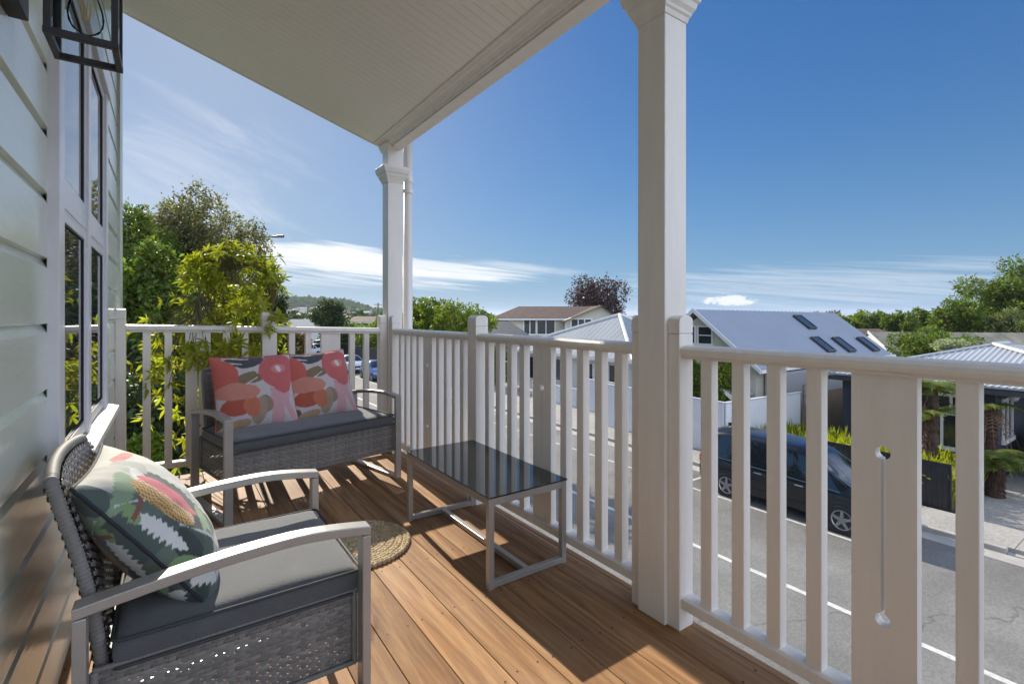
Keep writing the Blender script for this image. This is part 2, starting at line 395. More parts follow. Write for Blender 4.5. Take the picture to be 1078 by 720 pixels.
bm_ = MB(); bm_.box(1.60, 1.70, -2.2, 4.31, 2.672, 2.86); bm_.box(1.7005, 1.712, -2.2, 4.32, 2.72, 2.86)
rp(bm_, 'beam', WHITE, bevel=0.003)
cr_ = MB(); zc = cz(1.50)
cr_.prism([(1.598, 2.685), (1.588, 2.685), (1.585, 2.698), (1.574, 2.702), (1.566, 2.712), (1.548, 2.722), (1.53, 2.727), (1.522, 2.736), (1.505, zc-0.012), (1.497, zc-0.008), (1.497, zc-0.0005), (1.598, cz(1.598)-.0005)], -2.2, 4.335)
rp(cr_, 'cornice_moulding', WHITE)
gt = MB(); gt.prism([(1.802, 2.90), (1.88, 2.90), (1.91, 2.94), (1.91, 3.01), (1.902, 3.01), (1.902, 2.945), (1.876, 2.908), (1.802, 2.908)], -2.2, 4.34)
rp(gt, 'gutter', WHITE)
fs_ = MB(); fs_.box(1.778, 1.801, -2.2, 4.34, 2.84, 3.0); fs_.box(1.60, 1.7775, -2.2, 4.34, 2.862, 2.88); rp(fs_, 'soffit', WHITE)

# ---- columns
def column(yc, label):
    t = empty('veranda_column', label, 'column', (1.6425, yc, 0), 0, 'square white veranda columns')
    h = 0.0675
    mb = MB(); mb.box(-h, h, -h, h, 0.0, 2.672); mb.build('shaft', WHITE, t, bevel=0.004)
    prof = [(0, 2.325), (0.003, 2.325), (0.008, 2.345), (0.014, 2.352), (0.016, 2.362), (0.026, 2.378), (0.030, 2.392), (0.030, 2.400), (0.038, 2.404), (0.046, 2.425), (0.050, 2.445), (0.050, 2.463), (0.0, 2.470)]
    cp = MB(); vs = []; fs = []
    for o_, z in prof:
        k = h+o_+0.0005; vs += [(-k, -k, z+.046), (k, -k, z+.046), (k, k, z+.046), (-k, k, z+.046)]
    for i in range(len(prof)-1):
        for j in range(4): fs.append((i*4+j, i*4+(j+1) % 4, i*4+4+(j+1) % 4, i*4+4+j))
    cp.add(vs, fs); cp.build('capital', WHITE, t, bevel=0.0012, seg=1)
    tp = MB(); vs = []; fs = []
    prof = [(0, 2.650), (0.010, 2.652), (0.012, 2.67), (0.024, 2.69), (0.026, 2.71), (0.0, 2.711)]
    for o_, z in prof:
        k = h+o_+0.0005; vs += [(-k, -k, z), (0.0, -k, z), (0.0, k, z), (-k, k, z)]
    for i in range(len(prof)-1):
        for j in range(4): fs.append((i*4+j, i*4+(j+1) % 4, i*4+4+(j+1) % 4, i*4+4+j))
    tp.add(vs, fs); tp.build('head_moulding', WHITE, t)
    return t
colA = column(1.3, 'near square white column with stepped capital between street railings')
colB = column(4.242, 'far corner square white column beside the round downpipe')
column(-1.70, 'white column at the near end of the veranda, behind the viewpoint')

dp = empty('downpipe', 'round off-white rainwater downpipe rising outside the far corner column', 'downpipe', (1.775, 4.21, GZ))
mb = MB(); mb.tube([(0, 0, 2.86-GZ), (0, 0, 0.0)], 0.042, 24); mb.build('pipe', WHITE, dp, smooth=True)
mb = MB(); mb.lathe([(0.042, 0), (0.049, 0), (0.049, 0.03), (0.042, 0.03)], (0, 0, 2.30-GZ), 20); mb.box(-0.075, -0.04, -0.008, 0.008, 2.305-GZ, 2.325-GZ); mb.build('bracket', WHITE, dp)
mb = MB(); mb.lathe([(0.042, 0), (0.0465, 0), (0.0465, 0.05), (0.042, 0.05)], (0, 0, 2.40-GZ), 20); mb.build('socket', WHITE, dp)

# ---- balustrades. A local frame: u along the run, w across (inner side first), z up
def keyhole_panel(u0, u1, z0, z1):
    """board with two round holes joined by a thin slit; returns MB in (u,w,z) w thickness 32 mm"""
    uc = (u0+u1)/2; r = 0.0185; s = 0.0046; za, zb = 0.36, 0.82
    hole = []
    a0 = math.asin(s/r)
    for k in range(17):
        a = a0+(2*math.pi-2*a0)*k/16     # top circle, start right of slit going round
        hole.append((uc+r*math.sin(a+math.pi)*-1*-1, zb+r*math.cos(a+math.pi)))
    lower = []
    for k in range(17):
        a = a0+(2*math.pi-2*a0)*k/16
        lower.append((uc+r*math.sin(a), za+r*math.cos(a)))
    hole = hole+lower
    bm = bmesh.new()
    ov = [bm.verts.new((u, 0, z)) for u, z in ((u0, z0), (u1, z0), (u1, z1), (u0, z1))]
    hv_ = [bm.verts.new((u, 0, z)) for u, z in hole]
    eds = [bm.edges.new((ov[i], ov[(i+1) % 4])) for i in range(4)]+[bm.edges.new((hv_[i], hv_[(i+1) % len(hv_)])) for i in range(len(hv_))]
    bmesh.ops.triangle_fill(bm, use_beauty=True, edges=eds, use_dissolve=False)
    kill = [f for f in bm.faces if all(v in hv_ for v in f.verts)]
    # faces lying inside the hole
    def inside(p):
        c = False; m_ = len(hole)
        for i in range(m_):
            x1, y1 = hole[i]; x2, y2 = hole[(i+1) % m_]
            if (y1 > p[1]) != (y2 > p[1]) and p[0] < (x2-x1)*(p[1]-y1)/(y2-y1)+x1: c = not c
        return c
    kill = [f for f in bm.faces if inside((f.calc_center_median().x, f.calc_center_median().z))]
    if kill: bmesh.ops.delete(bm, geom=kill, context='FACES_ONLY')
    ret = bmesh.ops.extrude_face_region(bm, geom=list(bm.faces))
    for v in ret['geom']:
        if isinstance(v, bmesh.types.BMVert): v.co.y += 0.034
    bm.verts.index_update()
    mb = MB(); mb.add([v.co[:] for v in bm.verts], [tuple(v.index for v in f.verts) for f in bm.faces]); bm.free()
    return mb
BP, BW, GAP = 0.1225, 0.045, 0.0775
def balustrade(name_label, origin, ang, length, pattern, lift0=0.0, lift1=0.0, slope=None):
    """pattern list of u offsets: ('b',u0) baluster or ('p',u0,u1) keyhole panel. Inner face at w=0, w grows outward (local +y)."""
    t = empty('balustrade', name_label, 'railing', origin, ang, 'white balustrade sections round the veranda')
    def xf(mb):
        for i, v in enumerate(mb.v):
            x, y, z = v; mb.v[i] = (x, y, z+lift0+(lift1-lift0)*max(0, min(1, x/length)))
        return mb
    top = 1.085
    hr = MB(); hr.prism([(0.004, 1.036), (0.008, 1.042), (-0.004, 1.050), (-0.008, 1.060), (-0.006, 1.072), (0.004, 1.081), (0.020, 1.0855), (0.042, 1.087), (0.064, 1.0855), (0.080, 1.081), (0.090, 1.072), (0.092, 1.060), (0.088, 1.050), (0.076, 1.042), (0.080, 1.036)], 0.0, length, 'x')
    xf(hr).build('handrail', WHITE, t, bevel=0.0015, seg=1)
    br = MB(); br.prism([(0.0, 0.085), (0.0, 0.122), (0.012, 0.127), (0.060, 0.127), (0.074, 0.120), (0.074, 0.085)], 0.0, length, 'x')
    xf(br).build('bottom_rail', WHITE, t, bevel=0.002)
    proto = None
    for p in pattern:
        if p[0] == 'b':
            bmb = MB(); bmb.box(p[1], p[1]+BW, 0.014, 0.014+0.042, 0.124, 1.045); xf(bmb).build('baluster', WHITE, t, bevel=0.0025, seg=2)
        else:
            pm = keyhole_panel(p[1], p[2], 0.124, 1.045)
            for i, v in enumerate(pm.v): pm.v[i] = (v[0], v[1]+0.018, v[2])
            xf(pm).build('keyhole_panel', WHITE, t)
    return t
def newel(label, x0, x1, y0, y1, ridge='y', dz=0.0, zb=0.0, wall=None):
    t = empty('newel_post', label, 'post', ((x0+x1)/2, (y0+y1)/2, zb), 0, 'arched-top newel posts of the veranda railing')
    hx, hy = (x1-x0)/2, (y1-y0)/2
    def arch(w, zt):
        pts = []
        for k in range(9):
            a = math.pi*k/8; pts.append((w*math.cos(a)*(1.0), zt-0.024+0.024*math.sin(a)**0.8 if 0 < k < 8 else zt-0.024))
        return pts
    m1 = MB(); m1.box(-hx, hx, -hy, hy, 0, 1.128+dz-zb); m1.build('shaft', WHITE, t, bevel=0.003)
    m2 = MB(); zt = 1.20+dz-zb; z0 = 1.1315+dz-zb
    if ridge == 'y': m2.prism([(-hx, z0)]+[(-a, z) for a, z in arch(hx, zt)][::1]+[(hx, z0)], -hy, hy, 'y')
    else: m2.prism([(-hy, z0)]+[(-a, z) for a, z in arch(hy, zt)]+[(hy, z0)], -hx, hx, 'x')
    m2.build('cap', WHITE, t, bevel=0.002)
    m3 = MB(); m3.box(-hx+.003, hx-.003, -hy+.003, hy-.003, 1.127+dz-zb, 1.133+dz-zb); m3.build('cap_joint', SAGET, t)
    return t
# street side (X = 1.60 inner face); local x -> world +Y, local y -> world -X, so mirror: use angle 90deg and negative w
def street(label, y0, y1, pat):
    # origin at far end, x local runs towards -Y : angle -90 => local x=-Y, local y=+X (outward)
    return balustrade(label, (1.600, y1, 0), R(-90), y1-y0, pat)
def patt(total, nb):
    used = (BP*nb*2+GAP+0.153) if False else 0
    out = []; half = nb*BP
    g0 = (total-(2*half+GAP+0.153))/2+GAP/2-GAP/2
    e = (total-(2*nb*BW+0.153+2*nb*GAP))/2      # end gap
    u = e
    for k in range(nb): out.append(('b', u)); u += BP
    out.append(('p', u, u+0.153)); u += 0.153+GAP
    for k in range(nb): out.append(('b', u)); u += BP
    return out
street('street railing section nearest the viewer, right of the near column', -0.105, 1.178, patt(1.283, 4))
street('street railing section between the near column and the middle newel post', 1.415, 2.695, patt(1.28, 4))
street('street railing section between the middle newel post and the corner column', 2.801, 4.122, patt(1.321, 4))
newel('half newel post on the near side of the near column', 1.592, 1.676, 1.178, 1.2315)
newel('half newel post on the far side of the near column', 1.592, 1.676, 1.3685, 1.415)
newel('full newel post midway between the two columns, behind the glass table', 1.592, 1.684, 2.695, 2.801)
newel('half newel post on the near side of the corner column', 1.592, 1.676, 4.122, 4.1735)
newel('newel post at the near end of the nearest street railing', 1.592, 1.684, -0.205, -0.105)
street('street railing section behind the viewpoint', -1.60, -0.205, patt(1.395, 4))
# back railing: inner face Y = 4.20, local x -> +X, local y -> +Y
YB = 4.195
balustrade('back railing section between the house wall and the back newel post', (-0.24, YB, 0), 0, 0.825, patt(0.825, 2), 0.052, 0.030)
balustrade('back railing section between the back newel post and the corner column', (0.688, YB, 0), 0, 0.824, patt(0.824, 2), 0.028, 0.004)
newel('half newel post fixed to the house wall at the back corner', XW+0.001, -0.240, YB-0.006, YB+0.080, 'x', 0.045)
newel('back newel post behind the loveseat and yellow-green shrub', 0.585, 0.688, YB-0.006, YB+0.086, 'x', 0.025)
newel('half newel post against the wall side of the corner column', 1.512, 1.5745, YB-0.006, YB+0.080, 'x', 0.0)

# ---- wall lantern
lan = empty('wall_lantern', 'black square wall lantern with clear glass and filament bulb', 'lantern', (XW, 1.4675, 1.79))
mb = MB(); mb.box(0.001, 0.035, -0.072, 0.072, 0.072, 0.33); mb.build('backplate', BLACKM, lan, bevel=0.002)
x0, x1, h = 0.079, 0.202, 0.0675
mb = MB(); w = 0.012; H = 0.26
for xa in (x0, x1-w):
    for ya in (-h, h-w): mb.box(xa, xa+w, ya, ya+w, w, H)
for z in (0.0, H):
    mb.box(x0-.001, x1+.001, -h-.001, -h+w+.001, z, z+w+.002); mb.box(x0-.001, x1+.001, h-w-.001, h+.001, z, z+w+.002)
    mb.box(x0-.0005, x0+w, -h+w+.001, h-w-.001, z, z+w+.002); mb.box(x1-w, x1+.0005, -h+w+.001, h-w-.001, z, z+w+.002)
mb.build('cage_frame', BLACKM, lan, bevel=0.001, seg=1)
mb = MB(); mb.box(x0, x1, -h, h, H+.012, H+.02); mb.box(0.034, x0+.02, -0.012, 0.012, H+.021, H+.035); mb.build('top_plate', BLACKM, lan, bevel=0.001)
CG = bpy.data.materials.new('clear_glass'); CG.use_nodes = True
n, l = CG.node_tree.nodes, CG.node_tree.links
gl_ = N(n, 'ShaderNodeBsdfGlossy'); gl_.inputs['Roughness'].default_value = 0.02; trn = N(n, 'ShaderNodeBsdfTransparent'); trn.inputs[0].default_value = (0.93, 0.95, 0.95, 1)
fr_ = N(n, 'ShaderNodeLayerWeight'); fr_.inputs[0].default_value = 0.10; mxs = N(n, 'ShaderNodeMixShader')
l.new(fr_.outputs['Fresnel'], mxs.inputs[0]); l.new(trn.outputs[0], mxs.inputs[1]); l.new(gl_.outputs[0], mxs.inputs[2]); l.new(mxs.outputs[0], n['Material Output'].inputs[0])
for (a, b_, c, d) in ((x0+.003, x0+.005, -h+.006, h-.006), (x1-.005, x1-.003, -h+.006, h-.006), (x0+.006, x1-.006, -h+.003, -h+.005), (x0+.006, x1-.006, h-.005, h-.003)):
    mb = MB(); mb.box(a, b_, c, d, w, H); mb.build('glass_pane', CG, lan)
cx_ = (x0+x1)/2
mb = MB(); mb.lathe([(0.0001, 0.0), (0.012, 0.002), (0.024, 0.010), (0.031, 0.024), (0.033, 0.04), (0.030, 0.06), (0.022, 0.085), (0.015, 0.105), (0.0135, 0.12)], (cx_, 0, 0.045), 24)
bo = mb.build('bulb', CG, lan, smooth=True)
AMB = mat('amber_filament', (0.75, 0.45, 0.12), 0.4)
mb = MB()
for k in range(4):
    a = k*math.pi/2+.4; mb.tube([(cx_+.006*math.cos(a), .006*math.sin(a), 0.075), (cx_+.010*math.cos(a), .010*math.sin(a), 0.118)], 0.0013, 6)
f_ = mb.build('filament', AMB, bo)
mb = MB(); mb.lathe([(0.0001, .165), (0.016, .165), (0.016, .23), (0.02, .23), (0.02, H+.012), (0.0001, H+.012)], (cx_, 0, 0), 16); mb.build('bulb_socket', BLACKM, lan, smooth=False)
# ================================================================== FURNITURE
def weave(P, NRM, U, V, pitch=0.0112, stake=0.0245, amp=0.0028, seed=1, w=1.0):
    """real woven strands: rows along u go over and under vertical stakes"""
    mb = MB(); rows = int(V/pitch); step = stake/4; nx = int(U/step)
    for j in range(rows):
        v0 = j*pitch+pitch*(1-w)/2; v1 = v0+pitch*w; base = len(mb.v)
        for i in range(nx+1):
            u = min(U, i*step); a = amp*math.cos(math.pi*u/stake+math.pi*j)
            q = (v0+v1)/2
            for v in (v0, q, v1):
                aa = a+(0.0011 if v == q else 0)
                p = P(u, v)+NRM(u, v)*(aa+0.0009*mnoise.noise(Vector((u*40, j*3.1, seed))))+Vector((0, 0, 0.0009*mnoise.noise(Vector((u*12, j*5.7, seed+4))))); mb.v.append(tuple(p))
        for i in range(nx):
            for k in range(2):
                a_ = base+i*3+k; mb.f.append((a_, a_+1, a_+4, a_+3))
    ns = int(U/stake)
    for k in range(ns+1):
        u = min(U, k*stake); base = len(mb.v); m_ = max(2, int(V/pitch)*1)
        for i in range(m_+1):
            v = V*i/m_
            for du in (-0.0068, 0.0068):
                uu = min(U, max(0, u+du)); mb.v.append(tuple(P(uu, v)))
        for i in range(m_): mb.f.append((base+2*i, base+2*i+1, base+2*i+3, base+2*i+2))
    return mb
def wrapped(path, r, nper=0.0052, n=12, flat=1.0):
    """tube wound with strand: radius ripples along the path"""
    pts = [Vector(p) for p in path]; L = [0]
    for i in range(1, len(pts)): L.append(L[-1]+(pts[i]-pts[i-1]).length)
    m_ = int(L[-1]/nper)*3; out = []; rs = []; j = 0
    for i in range(m_+1):
        s = L[-1]*i/m_
        while j < len(L)-2 and L[j+1] < s: j += 1
        f = (s-L[j])/(L[j+1]-L[j]+1e-9); out.append(pts[j].lerp(pts[j+1], f)); rs.append(r*(1.0 if i % 3 else 0.84))
    mb = MB(); mb.tube(out, rs, n); return mb
def seat(label, cat, Wd, loc, rz, cush_w=None):
    """outdoor chair/loveseat. local +x = front, y = across, z up"""
    t = empty('armchair' if Wd < 0.9 else 'loveseat', label, cat, loc, rz)
    h = Wd/2; bw = 0.048; th = 0.024
    for s in (-1, 1):
        y0, y1 = sorted((s*h, s*(h-bw)))
        top = []; n_ = 16
        for i in range(n_+1):
            x = -0.318+0.636*i/n_; f = i/n_
            z = 0.584+0.042*math.sin(min(1, f/0.72)*math.pi/2)-0.020*max(0, (f-0.70)/0.30)**1.6
            top.append((x, z))
        poly = top+[(x, z-th) for x, z in top[::-1]]
        mb = MB(); n2 = len(top); vs = []; fs = []
        for (x, z) in top: vs += [(x, y0, z), (x, y1, z), (x, y1, z-th), (x, y0, z-th)]
        for i in range(n2-1):
            for k in range(4): fs.append((i*4+k, i*4+(k+1) % 4, i*4+4+(k+1) % 4, i*4+4+k))
        fs += [(0, 1, 2, 3), (n2*4-4, n2*4-3, n2*4-2, n2*4-1)]
        mb.add(vs, fs); mb.build('armrest', FRAME, t, bevel=0.0025)
        zf = top[-1][1]-th; zb = top[0][1]-th
        mb = MB(); mb.box(0.318-th, 0.318, y0+.0005, y1-.0005, 0.0, zf); mb.build('leg', FRAME, t, bevel=0.0025)
        mb = MB(); mb.box(-0.318, -0.318+th, y0+.0005, y1-.0005, 0.0, zb); mb.build('leg', FRAME, t, bevel=0.0025)
        mb = MB(); mb.box(-0.318+th, 0.318-th, y0+.001, y1-.001, 0.002, th); mb.build('floor_runner', FRAME, t, bevel=0.002)
    hy = h-bw-0.002
    # seat frame
    mb = MB()
    for (a, b_, c, d) in ((0.262, 0.282, -hy+.014, hy-.014), (-0.282, -0.262, -hy+.014, hy-.014), (-0.262, 0.262, -hy+.014, -hy+.034), (-0.262, 0.262, hy-.034, hy-.014)):
        mb.box(a, b_, c, d, 0.372, 0.392)
    for k in range(5): mb.box(-0.26+0.11*k, -0.248+0.11*k, -hy+.034, hy-.034, 0.376, 0.388)
    mb.build('seat_frame', BLACKM, t)
    # wicker skirts
    zt = 0.412; zb = 0.210; V = zt-zb
    for nm, P, NR, U in (
        ('front_skirt', lambda u, v: Vector((0.290, -hy+u, zb+v)), lambda u, v: Vector((1, 0, 0)), 2*hy),
        ('rear_skirt', lambda u, v: Vector((-0.290, -hy+u, 0.30+v*0.50)), lambda u, v: Vector((-1, 0, 0)), 2*hy),
        ('side_skirt', lambda u, v: Vector((-0.290+u, -hy+.008, zb+v)), lambda u, v: Vector((0, -1, 0)), 0.58),
        ('side_skirt', lambda u, v: Vector((-0.290+u, hy-.008, zb+v)), lambda u, v: Vector((0, 1, 0)), 0.58)):
        weave(P, NR, U, V).build(nm, WICK, t)
    for s in (-1, 1):
        for x in (-0.287, 0.287):
            o = wrapped([(x, s*(hy-.002), zb-.004), (x, s*(hy-.002), zt)], 0.009, 0.0095, 8).build('corner_binding', WICK, t, smooth=True)
    for a, b_ in (((0.292, -hy, zt), (0.292, hy, zt)), ((0.29, -hy+.008, zt), (-0.29, -hy+.008, zt)), ((0.29, hy-.008, zt), (-0.29, hy-.008, zt)), ((0.29, -hy, zb), (0.29, hy, zb)), ((0.29, -hy, zb), (-0.29, -hy, zb)), ((0.29, hy, zb), (-0.29, hy, zb))):
        wrapped([a, b_], 0.0075, 0.008, 8).build('skirt_binding', WICK, t, smooth=True)
    # wicker back: leans back, slightly dished
    by = hy-0.036; z0 = 0.40; z1 = 0.852; Hb = z1-z0
    def bx(v):
        f = v/Hb; return -0.258-0.088*f-0.012*math.sin(math.pi*f)*-1
    def P(u, v):
        s = (u-by)/by; return Vector((bx(v)-0.018*(1-s*s), -by+u, z0+v-0.012*(s*s)*(v/Hb)))
    weave(P, lambda u, v: Vector((1, 0, 0.25)).normalized(), 2*by, Hb-0.01).build('wicker_back', WICK, t)
    P2 = lambda u, v: P(u, v)-Vector((0.030, 0, 0))
    weave(P2, lambda u, v: Vector((-1, 0, -0.25)).normalized(), 2*by, Hb-0.01).build('wicker_back_rear', WICK, t)
    path = []
    for i in range(9): path.append((bx(Hb*i/8)-0.014, -by-.004, z0+Hb*i/8-.012*i/8-.012))
    path[-1] = (bx(Hb)-0.016, -by+0.004, z1-0.016)
    nT = 16
    for i in range(1, nT):
        p = P(2*by*i/nT, Hb); path.append((p.x-0.014, p.y, p.z-.002))
    q = [(bx(Hb*i/8)-0.014, by+.004, z0+Hb*i/8-.012*i/8-.012) for i in range(9)]; q[-1] = (bx(Hb)-0.016, by-0.004, z1-0.016)
    path += q[::-1]
    wrapped(path, 0.0135, 0.0095, 12).build('back_binding', WICK, t, smooth=True)
    # seat cushion: rounded slab with piping
    cw = hy+0.0005; cxa, cxb = -0.255, 0.305; cz0, cz1 = 0.396, 0.478
    def cush():
        nx, ny = 26, int(30*Wd/0.63); vs = []; fs = []
        def prof(s, p): return (max(0.0, 1-abs(s)**p))**(1.0/2.6)
        idx = {}
        for side in (1, -1):
            for i in range(nx+1):
                for j in range(ny+1):
                    a = -math.cos(math.pi*i/nx); c = -math.cos(math.pi*j/ny)
                    rr_ = 0.022
                    e = min(1.0, prof(a, 26)*prof(c, 26)*1.0)
                    crown = 0.008*(1-a*a)*(1-c*c)
                    zc_ = (cz0+cz1)/2; hh = (cz1-cz0)/2
                    z = zc_+side*((hh-0.0)*max(e, 0.0)+crown*(1 if side > 0 else 0))
                    x = (cxa+cxb)/2+a*(cxb-cxa)/2; y = c*cw
                    z += (0.0040*mnoise.noise(Vector((x*6, y*6, side*3.0)))+0.0018*mnoise.noise(Vector((x*22, y*7, 8.0))))*(1 if side > 0 else 0)*e
                    vs.append((x, y, z))
        n1 = (nx+1)*(ny+1)
        for side in (0, 1):
            for i in range(nx):
                for j in range(ny):
                    a = side*n1+i*(ny+1)+j; fs.append((a, a+1, a+ny+2, a+ny+1))
        mb = MB(); mb.add(vs, fs); return mb
    cmb = cush(); co = cmb.build('seat_cushion', CUSH, t, smooth=True)
    bm = bmesh.new(); bm.from_mesh(co.data); bmesh.ops.remove_doubles(bm, verts=bm.verts, dist=0.0004); bmesh.ops.recalc_face_normals(bm, faces=bm.faces); bm.to_mesh(co.data); bm.free()
    for zz in (cz1-.010, cz0+.010):
        rr_ = 0.018; pts = []
        for (qx, qy, a0) in ((cxb-rr_, cw-rr_, 0), (cxa+rr_, cw-rr_, 90), (cxa+rr_, -cw+rr_, 180), (cxb-rr_, -cw+rr_, 270)):
            for k in range(5): a = R(a0+22.5*k); pts.append((qx+(rr_+.001)*math.cos(a), qy+(rr_+.001)*math.sin(a), zz))
        pts.append(pts[0]); mb = MB(); mb.tube(pts, 0.0042, 8, cap=False); mb.build('piping', PIPE, co, smooth=True)
    # bolts on the arms
    return t
chair = seat('grey wicker armchair with charcoal seat cushion against the weatherboard wall', 'chair', 0.64, (0.150, 1.690, 0), 0)
sofa = seat('two-seat grey wicker loveseat with charcoal cushion before the back railing', 'sofa', 1.19, (0.763, 3.650, 0), R(-77))

# ---- throw pillows with printed cloth. Pattern is painted per vertex from shapes in (u,v)
def ell(u, v, cu, cv, ru, rv, ang=0):
    a = R(ang); du, dv = u-cu, v-cv; x = du*math.cos(a)+dv*math.sin(a); y = -du*math.sin(a)+dv*math.cos(a)
    return (x/ru)**2+(y/rv)**2
def poly_in(u, v, P):
    c = False; n_ = len(P)
    for i in range(n_):
        x1, y1 = P[i]; x2, y2 = P[(i+1) % n_]
        if (y1 > v) != (y2 > v) and u < (x2-x1)*(v-y1)/(y2-y1)+x1: c = not c
    return c
def coral(u, v):
    w = 0.012*mnoise.noise(Vector((u*6, v*6, 1.0))); u += w; v += 0.014*mnoise.noise(Vector((u*6, v*6, 5.0)))
    c = (0.54, 0.49, 0.50)
    if poly_in(u, v, [(0.66, 0.50), (0.93, 0.46), (0.90, 0.30), (1.0, 0.04), (0.97, 0.0), (0.88, 0.10), (0.83, 0.25), (0.80, 0.0), (0.64, -0.02), (0.66, 0.2)]): c = (0.58, 0.33, 0.36)
    if poly_in(u, v, [(0.02, 1.1), (0.72, 1.1), (0.66, 0.90), (0.50, 0.83), (0.34, 0.80), (0.22, 0.86), (0.16, 0.93)]): c = (0.075, 0.075, 0.085)
    if poly_in(u, v, [(0.10, 0.915), (0.34, 0.885), (0.34, 0.865), (0.14, 0.885)]) or poly_in(u, v, [(0.12, 0.985), (0.44, 0.965), (0.44, 0.95), (0.14, 0.96)]): c = (0.62, 0.60, 0.60)
    if ell(u, v, 0.36, 0.66, 0.17, 0.062, 28) < 1: c = (0.21, 0.165, 0.10)
    if ell(u, v, 0.53, 0.66, 0.14, 0.055, 24) < 1: c = (0.20, 0.155, 0.095)
    if abs((v-0.545)-(u-0.30)*0.55) < 0.008 and 0.32 < u < 0.52: c = (0.62, 0.60, 0.60)
    if ell(u, v, 0.10, 0.72, 0.19, 0.22, 0) < 1 or (u < 0.12 and v > 0.5): c = (0.52, 0.125, 0.10)
    if ell(u, v, 0.57, 0.27, 0.11, 0.12, 0) < 1: c = (0.28, 0.22, 0.17)
    if ell(u, v, 0.50, 0.20, 0.10, 0.18, -15) < 1: c = (0.36, 0.27, 0.20)
    if ell(u, v, 0.26, 0.29, 0.22, 0.13, 5) < 1: c = (0.42, 0.10, 0.065)
    if ell(u, v, 0.41, 0.27, 0.10, 0.15, 10) < 1: c = (0.52, 0.17, 0.10)
    if ell(u, v, 0.25, 0.48, 0.27, 0.12, -4) < 1: c = (0.56, 0.24, 0.19)
    if ell(u, v, 0.03, 0.08, 0.09, 0.09, 0) < 1: c = (0.12, 0.11, 0.08)
    if ell(u, v, 0.20, 0.03, 0.20, 0.07, 12) < 1: c = (0.42, 0.28, 0.18)
    if ell(u, v, 0.79, 0.75, 0.25, 0.26, 0) < 1 or poly_in(u, v, [(0.62, 0.60), (1.0, 0.60), (0.93, 0.45), (0.84, 0.40), (0.74, 0.45)]): c = (0.52, 0.13, 0.13)
    if ell(u, v, 0.80, 0.77, 0.10, 0.07, 5) < 1: c = (0.60, 0.22, 0.19)
    if ell(u, v, 0.80, 0.77, 0.032, 0.055, 15) < 1: c = (0.66, 0.58, 0.62)
    return c
def serr(t_, k=22): return abs((t_*k) % 1-0.5)*2
def botan(u, v):
    w = 0.010*mnoise.noise(Vector((u*6, v*6, 2.0))); u += w; v += w
    c = (0.085, 0.115, 0.105); wh = (0.66, 0.67, 0.66)
    if mnoise.noise(Vector((u*4, v*4, 9.0))) > 0.10: c = (0.12, 0.16, 0.135)
    if mnoise.noise(Vector((u*5, v*3, 4.0))) > 0.28: c = (0.045, 0.065, 0.06)
    # pale grounds
    if v > 0.80-0.25*max(0, u-0.3)+0.02*serr(u, 22) and u > 0.06: c = (0.48, 0.475, 0.44)
    if u > 0.52-0.10*v-0.02*serr(v, 20): c = (0.60, 0.60, 0.55)
    if v < 0.24-0.03*serr(u, 26) and u > 0.16: c = (0.60, 0.58, 0.54)
    if ell(u, v, 0.72, 0.30, 0.20, 0.13+.02*serr(v, 20), 20) < 1: c = (0.11, 0.15, 0.13)
    if ell(u, v, 0.80, 0.72, 0.12, 0.17) < 1: c = (0.30, 0.38, 0.27)
    if ell(u, v, 0.60, 0.93, 0.14, 0.030, -10) < 1: c = (0.60, 0.24, 0.22)
    if ell(u, v, 0.42, 0.88, 0.10, 0.09) < 1: c = (0.42, 0.44, 0.41)
    if ell(u, v, 0.14, 0.84, 0.16, 0.045+0.012*serr(u, 30), 25) < 1: c = (0.24, 0.33, 0.22)
    if ell(u, v, 0.28, 0.80, 0.13, 0.035+0.012*serr(u, 36), 35) < 1: c = wh
    if ell(u, v, 0.060, 0.52, 0.17, 0.022+0.020*serr(v, 26), -85) < 1: c = wh
    if ell(u, v, 0.30, 0.30, 0.20, 0.045+0.012*serr(u, 30), 40) < 1: c = (0.30, 0.42, 0.26)
    if ell(u, v, 0.18, 0.22, 0.15, 0.04+0.02*serr(u, 30), 30) < 1: c = (0.10, 0.14, 0.12)
    if ell(u, v, 0.08, 0.16, 0.10, 0.035+.02*serr(v, 30), -50) < 1: c = wh
    if ell(u, v, 0.05, 0.30, 0.09, 0.025, -60) < 1: c = (0.20, 0.33, 0.17)
    if ell(u, v, 0.04, 0.72, 0.07, 0.020+.01*serr(v, 26), 80) < 1: c = (0.22, 0.34, 0.16)
    for (u0, v0, du, dv) in ((0.02, 0.80, 0.16, -0.12), (0.14, 0.48, 0.16, -0.26), (0.40, 0.90, -0.10, -0.14)):
        t_ = ((u-u0)*du+(v-v0)*dv)/(du*du+dv*dv)
        if 0 < t_ < 1:
            e = abs((u-u0)*dv-(v-v0)*du)/math.hypot(du, dv)+0.006*math.sin(t_*7)
            if e < 0.007: c = (0.60, 0.62, 0.62)
    if abs((v-0.70)+(u-0.05)*-0.5) < 0.014 and 0.02 < u < 0.17: c = (0.24, 0.10, 0.08)
    if ell(u, v, 0.225, 0.62, 0.22, 0.105, -86) < 1:      # banksia cone
        k = math.sin(u*230+5*math.sin(v*30))*math.sin(v*150)
        c = (0.60, 0.38, 0.14) if k > -0.12 else (0.24, 0.14, 0.05)
        if u > 0.235: c = (0.68, 0.53, 0.36) if k > -0.25 else (0.50, 0.17, 0.12)
    if ell(u, v, 0.312, 0.615, 0.215, 0.062, -86) < 1:
        c = (0.66, 0.15, 0.19) if mnoise.noise(Vector((u*120, v*120, 0))) > -0.1 else (0.52, 0.17, 0.19)
    return c
PRINT = {}
